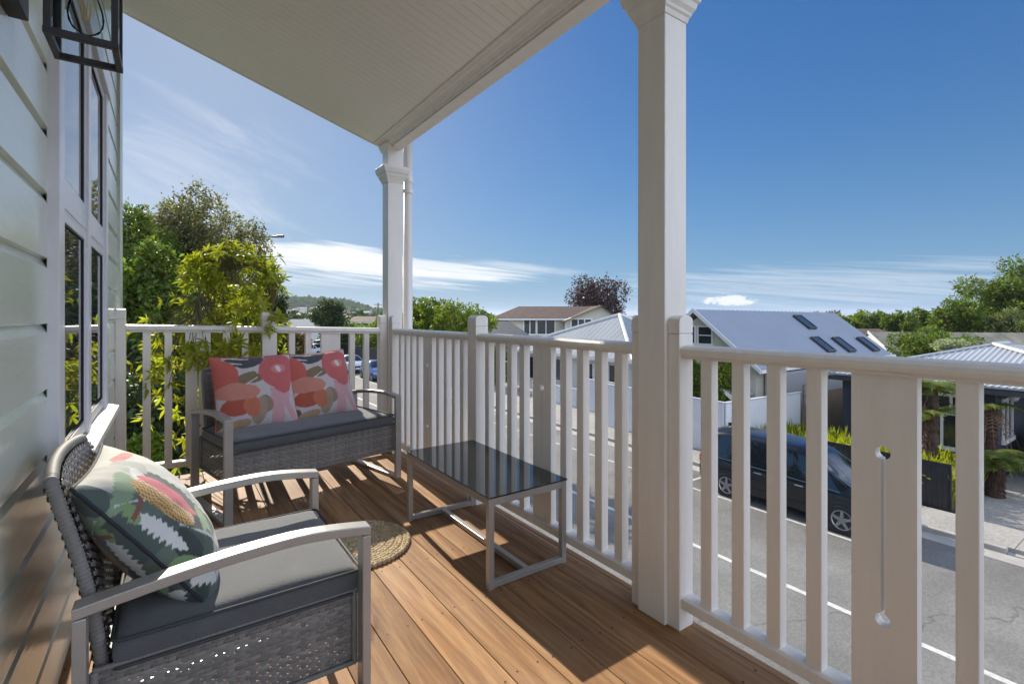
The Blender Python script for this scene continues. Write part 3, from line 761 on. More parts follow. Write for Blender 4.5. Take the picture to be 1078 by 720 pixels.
def printmat(nm):
    m = mat(nm, (1, 1, 1), 0.85, var=0.03, vscale=30, bump=0.25, bscale=500, attr='print', sheen=0.2, spec=0.25); return m
NAVY = mat('navy_piping_cloth', (0.02, 0.022, 0.035), 0.8)
CORALP = mat('coral_piping_cloth', (0.42, 0.10, 0.085), 0.8)
def pillow(label, fn, size, thick, M, seed, pipe, n_=110, backcol=(0.5, 0.13, 0.11), sag=0.0):
    """M: local frame, x right(u), y up(v), z out. Origin at pillow centre."""
    me = bpy.data.meshes.new('pillow'); vs = []; fs = []; cols = []
    def pos(s, r, side):
        k = size/2
        x = s*k*(1-0.055*(1-r*r)); y = r*k*(1-0.055*(1-s*s))
        e = ((1-abs(s)**2.4)*(1-abs(r)**2.4)); e = max(e, 0)**0.58
        nz_ = mnoise.noise(Vector((s*1.6+seed, r*1.6, side)))*0.10+mnoise.noise(Vector((s*5+seed, r*5, side*2)))*0.035
        edge = 0.0014*math.sin(28*(s if abs(r) > abs(s) else r)+seed)*(max(abs(s), abs(r))**6)*(1-min(abs(s), abs(r))**4)*(0.3 if max(abs(s), abs(r)) > 0.97 else 1)
        z = side*thick/2*e*(1+nz_)+edge
        y -= sag*(1-s*s)*(r > 0)*r
        return (x, y, z)
    n1 = n_+1
    for side in (1, -1):
        for i in range(n1):
            for j in range(n1):
                s = -math.cos(math.pi*i/n_)*0.35+(2*i/n_-1)*0.65; r = -math.cos(math.pi*j/n_)*0.35+(2*j/n_-1)*0.65
                vs.append(pos(s, r, side))
                cols.append(fn((s+1)/2, (r+1)/2) if side > 0 or fn is botan else backcol)
    for side in (0, 1):
        for i in range(n_):
            for j in range(n_):
                a = side*n1*n1+i*n1+j
                fs.append((a, a+n1, a+n1+1, a+1) if side == 0 else (a, a+1, a+n1+1, a+n1))
    me.from_pydata(vs, [], fs); me.update()
    ca = me.color_attributes.new('print', 'FLOAT_COLOR', 'POINT')
    ca.data.foreach_set('color', np.array([(*c, 1) for c in cols], dtype=np.float32).ravel())
    me.polygons.foreach_set('use_smooth', [True]*len(me.polygons))
    o = bpy.data.objects.new('throw_pillow', me); COL.objects.link(o); me.materials.append(printmat('printed_cotton'))
    o.matrix_world = M; tag(o, label, 'cushion')
    pts = []
    for a in range(41): pts.append(pos(-1+2*a/40, -1, 1))
    for a in range(1, 41): pts.append(pos(1, -1+2*a/40, 1))
    for a in range(1, 41): pts.append(pos(1-2*a/40, 1, 1))
    for a in range(1, 41): pts.append(pos(-1, 1-2*a/40, 1))
    mb = MB(); mb.tube(pts, 0.0045, 7, cap=False); p = mb.build('piping', pipe, None, smooth=True); p.parent = o
    return o
def frame_from(c, x, y):
    x = Vector(x).normalized(); y = Vector(y); y = (y-x*y.dot(x)).normalized(); z = x.cross(y)
    return Matrix(((x.x, y.x, z.x, c[0]), (x.y, y.y, z.y, c[1]), (x.z, y.z, z.z, c[2]), (0, 0, 0, 1)))
# near pillow: u axis runs along +Y (near to far), v axis up along the chair back; z = x cross y must face +X
pillow('dark green botanical pillow with pink banksia flower leaning in the armchair', botan, 0.46, 0.20,
       frame_from((-0.035, 1.695, 0.628), (0.03, 1, 0.0), (-0.60, 0.0, 0.80)), 3.0, NAVY, 170)
sf = sofa.matrix_world
fw = Vector((math.sin(R(13)), -math.cos(R(13)), 0)); rt = Vector((math.cos(R(13)), math.sin(R(13)), 0))
sc = Vector((0.763, 3.650, 0))
def sp_(along, fwd, z): return sc+rt*along+fw*fwd+Vector((0, 0, z))
up = Vector((0, 0, 1))
pillow('coral floral pillow at the plant end of the loveseat', coral, 0.50, 0.15, frame_from(sp_(-0.275, -0.10, 0.695), rt*1+fw*0.10+up*0.0, up*1.0-fw*0.42), 1.0, CORALP)
pillow('coral floral pillow at the column end of the loveseat', coral, 0.50, 0.15, frame_from(sp_(0.175, -0.11, 0.695), rt*1+fw*0.0+up*0.03, up*1.0-fw*0.42), 6.0, CORALP)

# ---- glass topped coffee table
tab = empty('coffee_table', 'low grey metal coffee table with dark reflective glass top by the street railing', 'table', (1.366, 2.275, 0))
hx, hy = 0.222, 0.452; tb = 0.028; Ht = 0.398
for sx_ in (-1, 1):
    for sy_ in (-1, 1):
        mb = MB(); xa, xb = sorted((sx_*hx, sx_*(hx-tb))); ya, yb = sorted((sy_*hy, sy_*(hy-tb)))
        mb.box(xa, xb, ya, yb, 0, Ht); mb.build('leg', FRAME, tab, bevel=0.0025)
mb = MB(); mb.box(-hx+tb, hx-tb, -hy+.001, -hy+tb, Ht-.032, Ht-.0005); mb.box(-hx+tb, hx-tb, hy-tb, hy-.001, Ht-.032, Ht-.0005)
mb.box(-hx+.001, -hx+tb-.001, -hy+tb, hy-tb, Ht-.032, Ht-.0005); mb.box(hx-tb+.001, hx-.001, -hy+tb, hy-tb, Ht-.032, Ht-.0005)
mb.build('top_frame', FRAME, tab, bevel=0.002)
for s in (-1, 1):
    ya, yb = sorted((s*hy, s*(hy-tb))); mb = MB(); mb.box(-hx+tb, hx-tb, ya+.001, yb-.001, 0.004, 0.032); mb.build('floor_bar', FRAME, tab, bevel=0.002)
mb = MB(); mb.box(-0.014, 0.014, -hy+tb, hy-tb, 0.005, 0.031); mb.build('centre_bar', FRAME, tab, bevel=0.002)
mb = MB(); mb.box(-hx-.004, hx+.004, -hy-.004, hy+.004, Ht+.0025, Ht+.0085); mb.build('glass_top', TGLASS, tab, bevel=0.0015)
for sx_ in (-1, 1):
    for sy_ in (-1, 1):
        mb = MB(); mb.lathe([(0.0001, Ht+.0025), (0.012, Ht+.0025), (0.012, Ht), (0.0001, Ht)], (sx_*(hx-.014), sy_*(hy-.014), 0), 12); mb.build('glass_pad', SCREW, tab)

# ---- braided jute mat
JUTE = mat('jute_braid', (0.60, 0.47, 0.30), 0.85, var=0.25, vscale=60, bump=0.6, bscale=200, island=0.18, spec=0.2)
V = []; F = []; r = 0.012; th = 0.0; a_ = 0.0; rng = np.random.default_rng(3)
mb = MB(); n_t = 7
for ring in range(n_t):
    rr_ = 0.018+ring*0.0405; cnt = max(6, int(2*math.pi*rr_/0.024))
    for k in range(cnt):
        for s in (-1, 1):
            a = 2*math.pi*(k+(0.5 if s > 0 else 0))/cnt
            p = Vector(((rr_+s*0.0088)*math.cos(a), (rr_+s*0.0088)*math.sin(a), 0.008+rng.uniform(-.001, .001)))
            tdir = Vector((-math.sin(a), math.cos(a), 0)); rdir = Vector((math.cos(a), math.sin(a), 0))
            d = (tdir*0.82+rdir*s*-0.50+Vector((0, 0, 0.12))).normalized()
            L_ = 0.020; pts = [p-d*L_, p-d*L_*0.5, p, p+d*L_*0.5, p+d*L_]
            mb.tube(pts, [0.003, 0.0095, 0.0112, 0.0095, 0.003], 7)
jm = mb.build('jute_mat', JUTE, smooth=True); jm.location = (0.80, 2.585, 0.001)
tag(jm, 'round braided jute mat on the deck beneath the armchair front', 'mat')
# ================================================================== GROUND, ROAD, FOOTPATHS
ASPH = mat('grey_chipseal_asphalt', (0.165, 0.160, 0.148), 0.85, var=0.20, vscale=0.35, bump=0.6, bscale=90)
_n, _l = ASPH.node_tree.nodes, ASPH.node_tree.links
def speckle(m, scale, lo, hi):
    n, l = m.node_tree.nodes, m.node_tree.links; b = n['Principled BSDF']; src = b.inputs['Base Color'].links[0].from_socket
    c = N(n, 'ShaderNodeTexCoord'); v = N(n, 'ShaderNodeTexNoise'); v.inputs['Scale'].default_value = scale; v.inputs['Detail'].default_value = 3
    l.new(c.outputs['Object'], v.inputs['Vector']); mr = N(n, 'ShaderNodeMapRange'); mr.inputs[1].default_value = .35; mr.inputs[2].default_value = .65
    mr.inputs[3].default_value = lo; mr.inputs[4].default_value = hi; l.new(v.outputs[0], mr.inputs[0])
    h = N(n, 'ShaderNodeHueSaturation'); l.new(mr.outputs[0], h.inputs['Value']); l.new(src, h.inputs['Color']); l.new(h.outputs[0], b.inputs['Base Color'])
speckle(ASPH, 26, 0.84, 1.16); speckle(ASPH, 0.9, 0.86, 1.12)
def cracks(m, scale, width, dark):
    n, l = m.node_tree.nodes, m.node_tree.links; b = n['Principled BSDF']; src = b.inputs['Base Color'].links[0].from_socket
    c = N(n, 'ShaderNodeTexCoord'); nz = N(n, 'ShaderNodeTexNoise'); nz.inputs['Scale'].default_value = 0.7; nz.inputs['Detail'].default_value = 6; l.new(c.outputs['Object'], nz.inputs['Vector'])
    ad = N(n, 'ShaderNodeVectorMath', operation='MULTIPLY_ADD'); l.new(nz.outputs['Color'], ad.inputs[0]); ad.inputs[1].default_value = (2.2, 2.2, 0); l.new(c.outputs['Object'], ad.inputs[2])
    v = N(n, 'ShaderNodeTexVoronoi', feature='DISTANCE_TO_EDGE'); v.inputs['Scale'].default_value = scale; l.new(ad.outputs[0], v.inputs['Vector'])
    mr = N(n, 'ShaderNodeMapRange'); l.new(v.outputs['Distance'], mr.inputs[0]); mr.inputs[1].default_value = width; mr.inputs[2].default_value = width*2.5; mr.inputs[3].default_value = dark; mr.inputs[4].default_value = 1
    h = N(n, 'ShaderNodeHueSaturation'); l.new(mr.outputs[0], h.inputs['Value']); l.new(src, h.inputs['Color']); l.new(h.outputs[0], b.inputs['Base Color'])
cracks(ASPH, 0.16, 0.0022, 0.68)
CONC = mat('footpath_concrete', (0.30, 0.285, 0.26), 0.85, var=0.14, vscale=0.9, bump=0.3, bscale=60); speckle(CONC, 14, 0.85, 1.15)
KERB = mat('kerb_concrete', (0.36, 0.34, 0.31), 0.8, var=0.15, vscale=2)
PAINTW = mat('road_paint_white', (0.52, 0.51, 0.48), 0.7, var=0.25, vscale=9)
GRASS = mat('ground_lawn', (0.060, 0.078, 0.028), 0.9, var=0.35, vscale=1.2, bump=0.8, bscale=18)
def sheet(name, x0, x1, y0, y1, z, m, kind='structure', sub=1):
    mb = MB(); mb.add([(x0, y0, z), (x1, y0, z), (x1, y1, z), (x0, y1, z)], [(0, 1, 2, 3)])
    return tag(mb.build(name, m), kind=kind)
sheet('ground', -6000, 9000, -6000, 12000, GZ-0.09, GRASS)
def slab(name, x0, x1, y0, y1, z0, z1, m, kind='structure', label=None, cat=None, bevel=0):
    mb = MB(); mb.box(x0, x1, y0, y1, z0, z1); o = mb.build(name, m, bevel=bevel); return tag(o, label, cat, kind=kind)
slab('road', 3.9, 14.45, -60, 230, GZ-0.3, GZ, ASPH)
slab('near_footpath', 1.9, 3.75, -60, 230, GZ-0.3, GZ+0.12, CONC)
slab('near_kerb', 3.752, 3.898, -60, 230, GZ-0.3, GZ+0.125, KERB, bevel=0.02)
slab('gutter', 14.02, 14.47, -60, 230, GZ-0.29, GZ+0.006, KERB)
slab('kerb', 14.472, 14.62, 2.6, 230, GZ-0.3, GZ+0.125, KERB, bevel=0.02)
slab('kerb_crossing', 14.472, 14.62, -14, 2.598, GZ-0.3, GZ+0.035, KERB, bevel=0.015)
slab('footpath', 14.622, 16.0, -60, 230, GZ-0.3, GZ+0.12, CONC)
slab('driveway', 16.003, 24.0, -14, 3.80, GZ-0.3, GZ+0.118, CONC)
slab('cottage_driveway', 16.003, 26.0, 16.5, 30, GZ-0.3, GZ+0.118, CONC)
ln = MB(); ln.box(9.40, 9.52, -60, 200, GZ-0.01, GZ+0.004); tag(ln.build('centre_line', PAINTW), kind='structure')
ln = MB(); ln.box(12.50, 12.575, 4.3, 200, GZ-0.01, GZ+0.004)
for y in (9.2, 21.2, 33.2): ln.box(12.577, 14.0, y, y+.1, GZ-0.01, GZ+0.004)
tag(ln.build('parking_line', PAINTW), kind='structure')
DARKJ = mat('dark_joint', (0.06, 0.058, 0.052), 0.9)
jt = MB()
for k in range(-5, 40): jt.box(14.63, 15.99, k*1.9+.6, k*1.9+.612, GZ+0.05, GZ+0.1215)
for k in range(4): jt.box(16.01+k*2.2, 16.022+k*2.2, -14, 3.79, GZ+.05, GZ+0.1195)
jt.box(16.1, 24, 1.2, 1.212, GZ+.05, GZ+.1195)
tag(jt.build('path_joints', DARKJ), kind='structure')

# ================================================================== FENCES
FWH = mat('white_fence_paint', (0.66, 0.67, 0.69), 0.5, var=0.05, vscale=1.5)
FBL = mat('black_stained_timber', (0.022, 0.022, 0.024), 0.6, var=0.3, vscale=5)
FTM = mat('weathered_timber', (0.22, 0.17, 0.12), 0.7, var=0.25, vscale=5, stretch=(8, 8, 1))
def fence(name, label, p0, p1, z0, z1, m, pitch=0.15, cap=True, group=None, thick=0.03, post=2.4):
    d = Vector((p1[0]-p0[0], p1[1]-p0[1], 0)); L = d.length; ang = math.atan2(d.y, d.x)
    t = empty(name, label, 'fence', (p0[0], p0[1], z0), ang, group)
    mb = MB(); k = 0; H = z1-z0
    while k*pitch < L-0.01:
        a = k*pitch; b_ = min(L, a+pitch-0.008); mb.box(a, b_, -thick/2, thick/2, 0.02, H); k += 1
    mb.build('boards', m, t)
    mb = MB(); mb.box(0, L, thick/2+.001, thick/2+.045, H-0.35, H-0.25); mb.box(0, L, thick/2+.001, thick/2+.045, 0.3, 0.4); mb.box(0, L, -.008, .008, 0.0, H-.02); mb.build('rails', m, t)
    if cap: mb = MB(); mb.box(-.01, L+.01, -0.05, 0.05, H+.001, H+0.03); mb.build('capping', m, t, bevel=0.004)
    np_ = max(1, int(L/post))
    for i in range(np_+1):
        mb = MB(); x = L*i/np_; mb.box(x-.05, x+.05, thick/2+.046, thick/2+.14, 0, H-.02); mb.build('post', m, t)
    return t
G1 = GZ+0.12
fence('white_fence', 'tall pale painted board fence along the far footpath behind the dark van', (15.95, 15.6), (15.95, 9.95), G1, GZ+1.97, FWH)
fence('white_fence', 'pale board fence return running back from the footpath towards the timber gate', (15.97, 9.93), (20.6, 9.60), G1, GZ+1.97, FWH)
fence('black_fence', 'low black timber fence beside the driveway below the tree ferns', (16.1, 9.88), (16.1, 3.96), G1-.1, GZ+1.29, FBL, cap=False, pitch=0.11)
g = empty('timber_gate', 'weathered brown timber gate with square lattice top between the fences', 'gate', (20.75, 9.55, GZ))
mb = MB()
for k in range(9): mb.box(0.02+k*.15, 0.155+k*.15, -.01, .01, 0.1, 1.35)
mb.build('boards', FTM, g)
mb = MB()
for k in range(4): mb.box(0.0+k*.44, 0.05+k*.44, -.025, .025, 0, 2.25)
for z in (1.36, 1.78, 2.22): mb.box(0.0, 1.40, -.03, .0245, z, z+.05)
mb.build('lattice', FTM, g)
fence('timber_fence', 'brown timber fence in shade beside the navy cottage', (22.2, 9.5), (28, 9.2), GZ, GZ+1.9, FTM, cap=False)
fence('low_white_wall', 'low pale front wall of the grey-roofed cottage across the road', (17.7, 19.4), (17.7, 16.5), GZ+.1, GZ+1.75, FWH, pitch=3, post=3)
fence('low_white_wall', 'lower pale wall further along the grey-roofed cottage frontage', (17.8, 23.5), (17.8, 19.6), GZ+.1, GZ+1.10, FWH, pitch=3, post=3)
fence('dark_fence', 'long dark grey fence behind the parked blue cars', (15.9, 62), (15.9, 36), GZ+.1, GZ+1.9, FBL, cap=False)

# ================================================================== HOUSES
CREAM = mat('cream_cladding', (0.52, 0.49, 0.40), 0.6, var=0.05, vscale=1.2)
WHC = mat('white_cladding', (0.62, 0.61, 0.58), 0.55, var=0.04, vscale=1.2)
GREYW = mat('grey_cladding', (0.28, 0.28, 0.29), 0.6, var=0.05)
NAVYW = mat('navy_cladding', (0.030, 0.037, 0.052), 0.5, var=0.12, vscale=2)
TRIMW = mat('house_trim_white', (0.70, 0.69, 0.66), 0.5, var=0.04)
TILE = mat('brown_roof_tiles', (0.115, 0.082, 0.068), 0.8, var=0.25, vscale=2.5, bump=0.5, bscale=8, spec=0.15)
IRONB = mat('blue_grey_roof_iron', (0.25, 0.28, 0.33), 0.75, metal=0.0, var=0.05, vscale=0.6, spec=0.15)
IRONL = mat('pale_grey_roof_iron', (0.27, 0.295, 0.32), 0.8, metal=0.0, var=0.06, vscale=0.7, spec=0.15)
IRONW = mat('silver_corrugated_iron', (0.38, 0.40, 0.42), 0.6, metal=0.1, var=0.05, vscale=0.8)
IRONG = mat('mossy_roof_iron', (0.155, 0.160, 0.115), 0.75, var=0.30, vscale=0.7, col2=(0.21, 0.195, 0.165), spec=0.15)
WGL = mat('house_window_glass', (0.025, 0.03, 0.035), 0.06, var=0.2, spec=0.8)
DARKTRIM = mat('dark_trim', (0.05, 0.05, 0.055), 0.5)
def roof_plane(name, pts, m, parent, loc, rib=0.0, amp=0.0, along=None, thick=0.06):
    """polygonal roof face; when rib>0 a set of thin raised ribs runs down the slope (from ridge edge p2-p3 to eave edge p0-p1)."""
    P = [Vector(p)-Vector(loc) for p in pts]
    nrm = (P[1]-P[0]).cross(P[2]-P[0]).normalized()
    if nrm.z < 0: nrm = -nrm
    mb = MB(); n_ = len(P)
    mb.add([p for p in P]+[p-nrm*thick for p in P], [tuple(range(n_)), tuple(range(2*n_-1, n_-1, -1))]+[(i, (i+1) % n_, n_+(i+1) % n_, n_+i) for i in range(n_)])
    if rib:
        e = (P[1]-P[0]).normalized(); s = nrm.cross(e).normalized()
        if s.z < 0: s = -s
        L = (P[1]-P[0]).length; k = 0; u = rib/2
        us = [(p-P[0]).dot(e) for p in P]; ws = [(p-P[0]).dot(s) for p in P]
        u = min(us)+rib/2
        while u < max(us):
            hi = None; lo = None; cr_ = []
            for i in range(n_):
                a, b_ = us[i], us[(i+1) % n_]
                if (a-u)*(b_-u) < 0:
                    f = (u-a)/(b_-a); cr_.append(ws[i]+(ws[(i+1) % n_]-ws[i])*f)
            if len(cr_) >= 2:
                w0, w1 = min(cr_)-0.0, max(cr_)
                if w1-w0 > 0.05:
                    b0 = P[0]+e*u; hw = rib*0.30 if amp > 0.012 and rib < 0.2 else 0.02
                    q = [b0+s*w0-e*hw, b0+s*w0+nrm*amp, b0+s*w0+e*hw, b0+s*w1-e*hw, b0+s*w1+nrm*amp, b0+s*w1+e*hw]
                    mb.add(q, [(0, 1, 4, 3), (1, 2, 5, 4), (0, 2, 1)])
            u += rib
    return mb.build(name, m, parent)
def wall_box(name, x0, x1, y0, y1, z0, z1, m, parent, loc, clad=0.0):
    mb = MB(); X, Y, Z = loc; mb.box(x0-X, x1-X, y0-Y, y1-Y, z0-Z, z1-Z)
    return mb.build(name, m, parent)
def window_on(parent, loc, c, right, up_, w, h, nx=2, ny=1, frame=TRIMW, fw_=0.06, out=None):
    """window centred at world point c on a wall; right/up are unit vectors; out is the outward normal"""
    right = Vector(right).normalized(); up_ = Vector(up_).normalized(); out = Vector(out).normalized() if out else right.cross(up_).normalized()
    c = Vector(c)-Vector(loc)
    M_ = Matrix(((right.x, out.x, up_.x, c.x), (right.y, out.y, up_.y, c.y), (right.z, out.z, up_.z, c.z), (0, 0, 0, 1)))
    f = MB(); f.box(-w/2-fw_, -w/2, 0.001, 0.05, -h/2-fw_, h/2+fw_, M_); f.box(w/2, w/2+fw_, 0.001, 0.05, -h/2-fw_, h/2+fw_, M_)
    f.box(-w/2, w/2, 0.001, 0.049, h/2, h/2+fw_, M_); f.box(-w/2-fw_*1.4, w/2+fw_*1.4, 0.001, 0.09, -h/2-fw_*1.3, -h/2-.001, M_)
    for k in range(1, nx): x = -w/2+w*k/nx; f.box(x-fw_*.4, x+fw_*.4, 0.002, 0.042, -h/2, h/2, M_)
    for k in range(1, ny): z = -h/2+h*k/ny; f.box(-w/2, w/2, 0.0025, 0.038, z-fw_*.35, z+fw_*.35, M_)
    fo = f.build('window', frame, parent)
    g_ = MB(); g_.box(-w/2, w/2, 0.003, 0.012, -h/2, h/2, M_); go = g_.build('pane', WGL, fo)
    return fo

# -- big gabled house with blue-grey roof and skylights
gx, gy = 19.6, 13.68; loc = (gx, gy, GZ)
H1 = empty('gabled_house', 'cream house with steep blue-grey metal roof and four skylights behind white fence', 'house', loc)
ye0, ye1, ze, zr, xe = 10.63, 16.73, -0.98, 1.47, 33.7
mb = MB(); X, Y, Z = loc
mb.prism([(ye0+.35-Y, 0.0), (ye1-.35-Y, 0.0), (ye1-.35-Y, ze-.02-Z), (0, zr-.32-Z), (ye0+.35-Y, ze-.02-Z)], 0.25, xe-X-.3, 'x')
mb.build('walls', CREAM, H1)
def yl(y): return y
roof_plane('roof', [(gx-.1, ye0, ze), (xe, ye0, ze-.12), (xe, gy, zr-.12), (gx-.1, gy, zr)], IRONB, H1, loc, 0.4, 0.006)
roof_plane('roof', [(xe, ye1, ze), (gx-.1, ye1, ze), (gx-.1, gy, zr), (xe, gy, zr-.12)], IRONB, H1, loc, 0.4, 0.03)
mb = MB(); w_ = 0.03
for (a, b_) in (((ye0-.05, ze-.04), (gy, zr+.0)), ((ye1+.05, ze-.04), (gy, zr))):
    mb.prism([(a[0]-Y, a[1]-Z+.05), (b_[0]-Y, b_[1]-Z+.06), (b_[0]-Y, b_[1]-Z-.14), (a[0]-Y, a[1]-Z-.14)], -.16, -.105, 'x')
mb.build('bargeboard', TRIMW, H1)
mb = MB(); mb.box(-.1, xe-X, ye0-.09-Y, ye0-.01-Y, ze-.16-Z, ze-.02-Z); mb.build('gutter', TRIMW, H1)
# gable windows
window_on(H1, loc, (gx+.25, 13.32, 0.30), (0, -1, 0), (0, 0, 1), 0.66, 0.74, 1, 2, out=(-1, 0, 0))
window_on(H1, loc, (gx+.25, 14.15, 0.30), (0, -1, 0), (0, 0, 1), 0.6, 0.74, 1, 1, out=(-1, 0, 0))
window_on(H1, loc, (gx+.25, 13.4, -2.2), (0, -1, 0), (0, 0, 1), 1.8, 1.2, 3, 1, out=(-1, 0, 0))
# skylights on the near slope
nrm = Vector((0, -(zr-ze), gy-ye0)).normalized(); upv = Vector((0, gy-ye0, zr-ze)).normalized()
O = Vector((gx, ye0, ze-.03)); camp = Vector((0, 0, EYE))
for px, py in ((847, 339.5), (866, 363), (888, 363), (913.5, 362.5)):
    d = at(px, py, 1.0)-camp; tt = (O-camp).dot(nrm)/d.dot(nrm); c = camp+d*tt
    c.y += 0; Mx = Matrix(((1, upv.x, nrm.x, c.x-X), (0, upv.y, nrm.y, c.y-Y), (0, upv.z, nrm.z, c.z-Z), (0, 0, 0, 1)))
    f = MB(); w, h = 0.42, 0.55
    for (a, b_, e0, e1) in ((-w, -w+.07, -h, h), (w-.07, w, -h, h), (-w+.07, w-.07, -h, -h+.07), (-w+.07, w-.07, h-.07, h)): f.box(a, b_, e0, e1, -.02, 0.10, Mx)
    fo = f.build('skylight', DARKTRIM, H1)
    g_ = MB(); g_.box(-w+.07, w-.07, -h+.07, h-.07, 0.05, 0.07, Mx); g_.build('pane', mat('skylight_glass', (0.03, 0.045, 0.07), 0.15, spec=1.0), fo)
# lean-to at the street corner of that house
roof_plane('porch_roof', [(18.4, 11.0, -2.05), (21.2, 11.0, -2.05), (21.2, 12.2, -1.2), (18.4, 12.2, -1.2)], IRONB, H1, loc, 0.4, 0.03)
mb = MB(); mb.prism([(11.0-Y, -2.12-Z), (12.2-Y, -1.25-Z), (12.2-Y, -1.42-Z), (11.0-Y, -2.29-Z)], 18.35-X, 18.395-X, 'x'); mb.build('porch_barge', TRIMW, H1)
mb = MB(); mb.box(18.5-X, 18.62-X, 11.1-Y, 11.22-Y, 0, -2.15-Z); mb.build('porch_post', TRIMW, H1)
mb = MB(); mb.box(20.4-X, 26.9-X, 10.2-Y, 10.9-Y, 0.0, ze-.22-Z); mb.build('side_wall', GREYW, H1)

# -- grey-roofed cottage left of the near column
loc = (20, 17.8, GZ); H2 = empty('grey_roof_cottage', 'white cottage with pale grey hipped metal roof across the road', 'house', loc); X, Y, Z = loc
xa, xb, ya, yb, ze = 19.7, 27.5, 17.4, 29.0, -1.15
ap1 = Vector((23.2, 21.6, 1.22))
wall_box('walls', 20.1, 27.1, 17.8, 28.6, GZ, ze-.05, WHC, H2, loc)
roof_plane('roof', [(xa, yb, ze), (xa, ya, ze), ap1], IRONL, H2, loc, 0.4, 0.010)
roof_plane('roof', [(xa, ya, ze), (xb, ya, ze), ap1], IRONL, H2, loc, 0.35, 0.03)
roof_plane('roof', [(xb, ya, ze), (xb, yb, ze), ap1], IRONL, H2, loc, 0.35, 0.03)
roof_plane('roof', [(xb, yb, ze), (xa, yb, ze), ap1], IRONL, H2, loc, 0.35, 0.03)
mb = MB(); L0 = Vector(loc)
for q in ((xa, ya, ze), (xa, yb, ze), (xb, ya, ze)):
    mb.tube([ap1-L0+Vector((0, 0, .05)), Vector(q)-L0+Vector((0, 0, .05))], 0.10, 6)
mb.build('ridge_cap', TRIMW, H2)
mb = MB(); mb.box(xa-.1-X, xa-.01-X, ya-Y, yb-Y, ze-.18-Z, ze-.03-Z); mb.box(xa-X, xb-X, ya-.1-Y, ya-.01-Y, ze-.18-Z, ze-.03-Z); mb.build('gutter', TRIMW, H2)
for y, w, h, zc_ in ((19.0, 0.9, 1.3, -2.2), (21.3, 1.1, 1.8, -2.5), (23.6, 0.9, 1.3, -2.2), (26.2, 1.4, 1.4, -2.3)):
    window_on(H2, loc, (20.1, y, zc_), (0, -1, 0), (0, 0, 1), w, h, 2, 1, out=(-1, 0, 0))
ch = MB(); ch.box(24.6-X, 25.2-X, 20.0-Y, 20.6-Y, 0.3-Z, 1.75-Z); ch.box(24.55-X, 25.25-X, 19.95-Y, 20.65-Y, 1.75-Z, 1.87-Z); ch.build('chimney', mat('brick_chimney', (0.3, 0.2, 0.15), 0.85, var=0.2, vscale=8), H2)
mb = MB(); mb.lathe([(0.10, 0), (0.09, .35), (0.13, .36), (0.13, .42), (0.0001, .43)], (24.9-X, 20.3-Y, 1.87-Z), 10); mb.build('chimney_pot', mat('clay_pot', (0.32, 0.16, 0.1), 0.8), H2)
# garage with pale roof next to it, nearer
loc = (17.75, 14.8, GZ)

# -- navy cottage with corrugated roof
loc = (20.0, 3.8, GZ); H3 = empty('navy_cottage', 'dark navy weatherboard cottage with silver corrugated hip roof behind tree ferns', 'house', loc); X, Y, Z = loc
ze = -0.86; xa, xb, ya, yb = 19.55, 30, 0.2, 8.15; ap = Vector((24.4, 4.72, 0.12)); ap2 = Vector((25.8, 4.6, 0.12))
mb = MB(); n_ = 0
z_ = GZ
while z_ < ze-.05:
    z2 = min(z_+.16, ze-.05)
    mb.prism([(20.0-.018-X, z_-Z), (20.0-X, z2-Z), (29-X, z2-Z), (29-X, z_-Z)], 3.85-Y, 7.85-Y, 'y')
    mb.add([(20.0-X, 3.85-.018-Y, z_-Z), (29-X, 3.85-.018-Y, z_-Z), (29-X, 3.85-Y, z2-Z), (20-X, 3.85-Y, z2-Z)], [(0, 1, 2, 3)])
    z_ = z2
mb.build('walls', NAVYW, H3)
roof_plane('roof', [(xa, yb, ze), (xa, ya, ze), ap], IRONW, H3, loc, 0.152, 0.034)
roof_plane('roof', [(xa, ya, ze), (xb, ya, ze), ap2, ap], IRONW, H3, loc, 0.152, 0.05)
roof_plane('roof', [(xb, yb, ze), (xa, yb, ze), ap, ap2], IRONW, H3, loc, 0.152, 0.05)
roof_plane('roof', [(xb, ya, ze), (xb, yb, ze), ap2], IRONW, H3, loc, 0.152, 0.05)
mb = MB(); L0 = Vector(loc)
mb.tube([Vector((xa, ya, ze+.05))-L0, ap-L0+Vector((0, 0, .04))], .09, 6); mb.tube([Vector((xa, yb, ze+.05))-L0, ap-L0+Vector((0, 0, .04))], .05, 6); mb.tube([ap-L0+Vector((0, 0, .04)), ap2-L0+Vector((0, 0, .04))], .09, 6)
mb.build('ridge_cap', IRONW, H3)
mb = MB(); mb.box(xa+.02-X, xa+.10-X, ya-Y, yb-Y, ze-.24-Z, ze-.09-Z); mb.build('gutter', DARKTRIM, H3)
mb = MB(); mb.box(xa+.1-X, 20-X, ya-Y, yb-Y, ze-.13-Z, ze-.10-Z); mb.build('eave_lining', DARKTRIM, H3)
mb = MB(); mb.box(28-X, 29-X, 0.3-Y, 3.83-Y, 0, ze-.1-Z); mb.build('carport_end_wall', NAVYW, H3)
for yy_ in (0.5,):
    mb = MB(); mb.box(20.3-X, 20.42-X, yy_-Y, yy_+.12-Y, 0, ze-.1-Z); mb.build('carport_post', NAVYW, H3)
window_on(H3, loc, (19.975, 5.05, -1.55), (0, -1, 0), (0, 0, 1), 1.35, 0.45, 3, 1, out=(-1, 0, 0), fw_=0.09)
window_on(H3, loc, (19.975, 5.05, -2.38), (0, -1, 0), (0, 0, 1), 1.35, 1.0, 2, 1, out=(-1, 0, 0), fw_=0.09)
window_on(H3, loc, (21.3, 3.83, -2.0), (1, 0, 0), (0, 0, 1), 1.0, 1.15, 2, 1, out=(0, -1, 0), fw_=0.10)
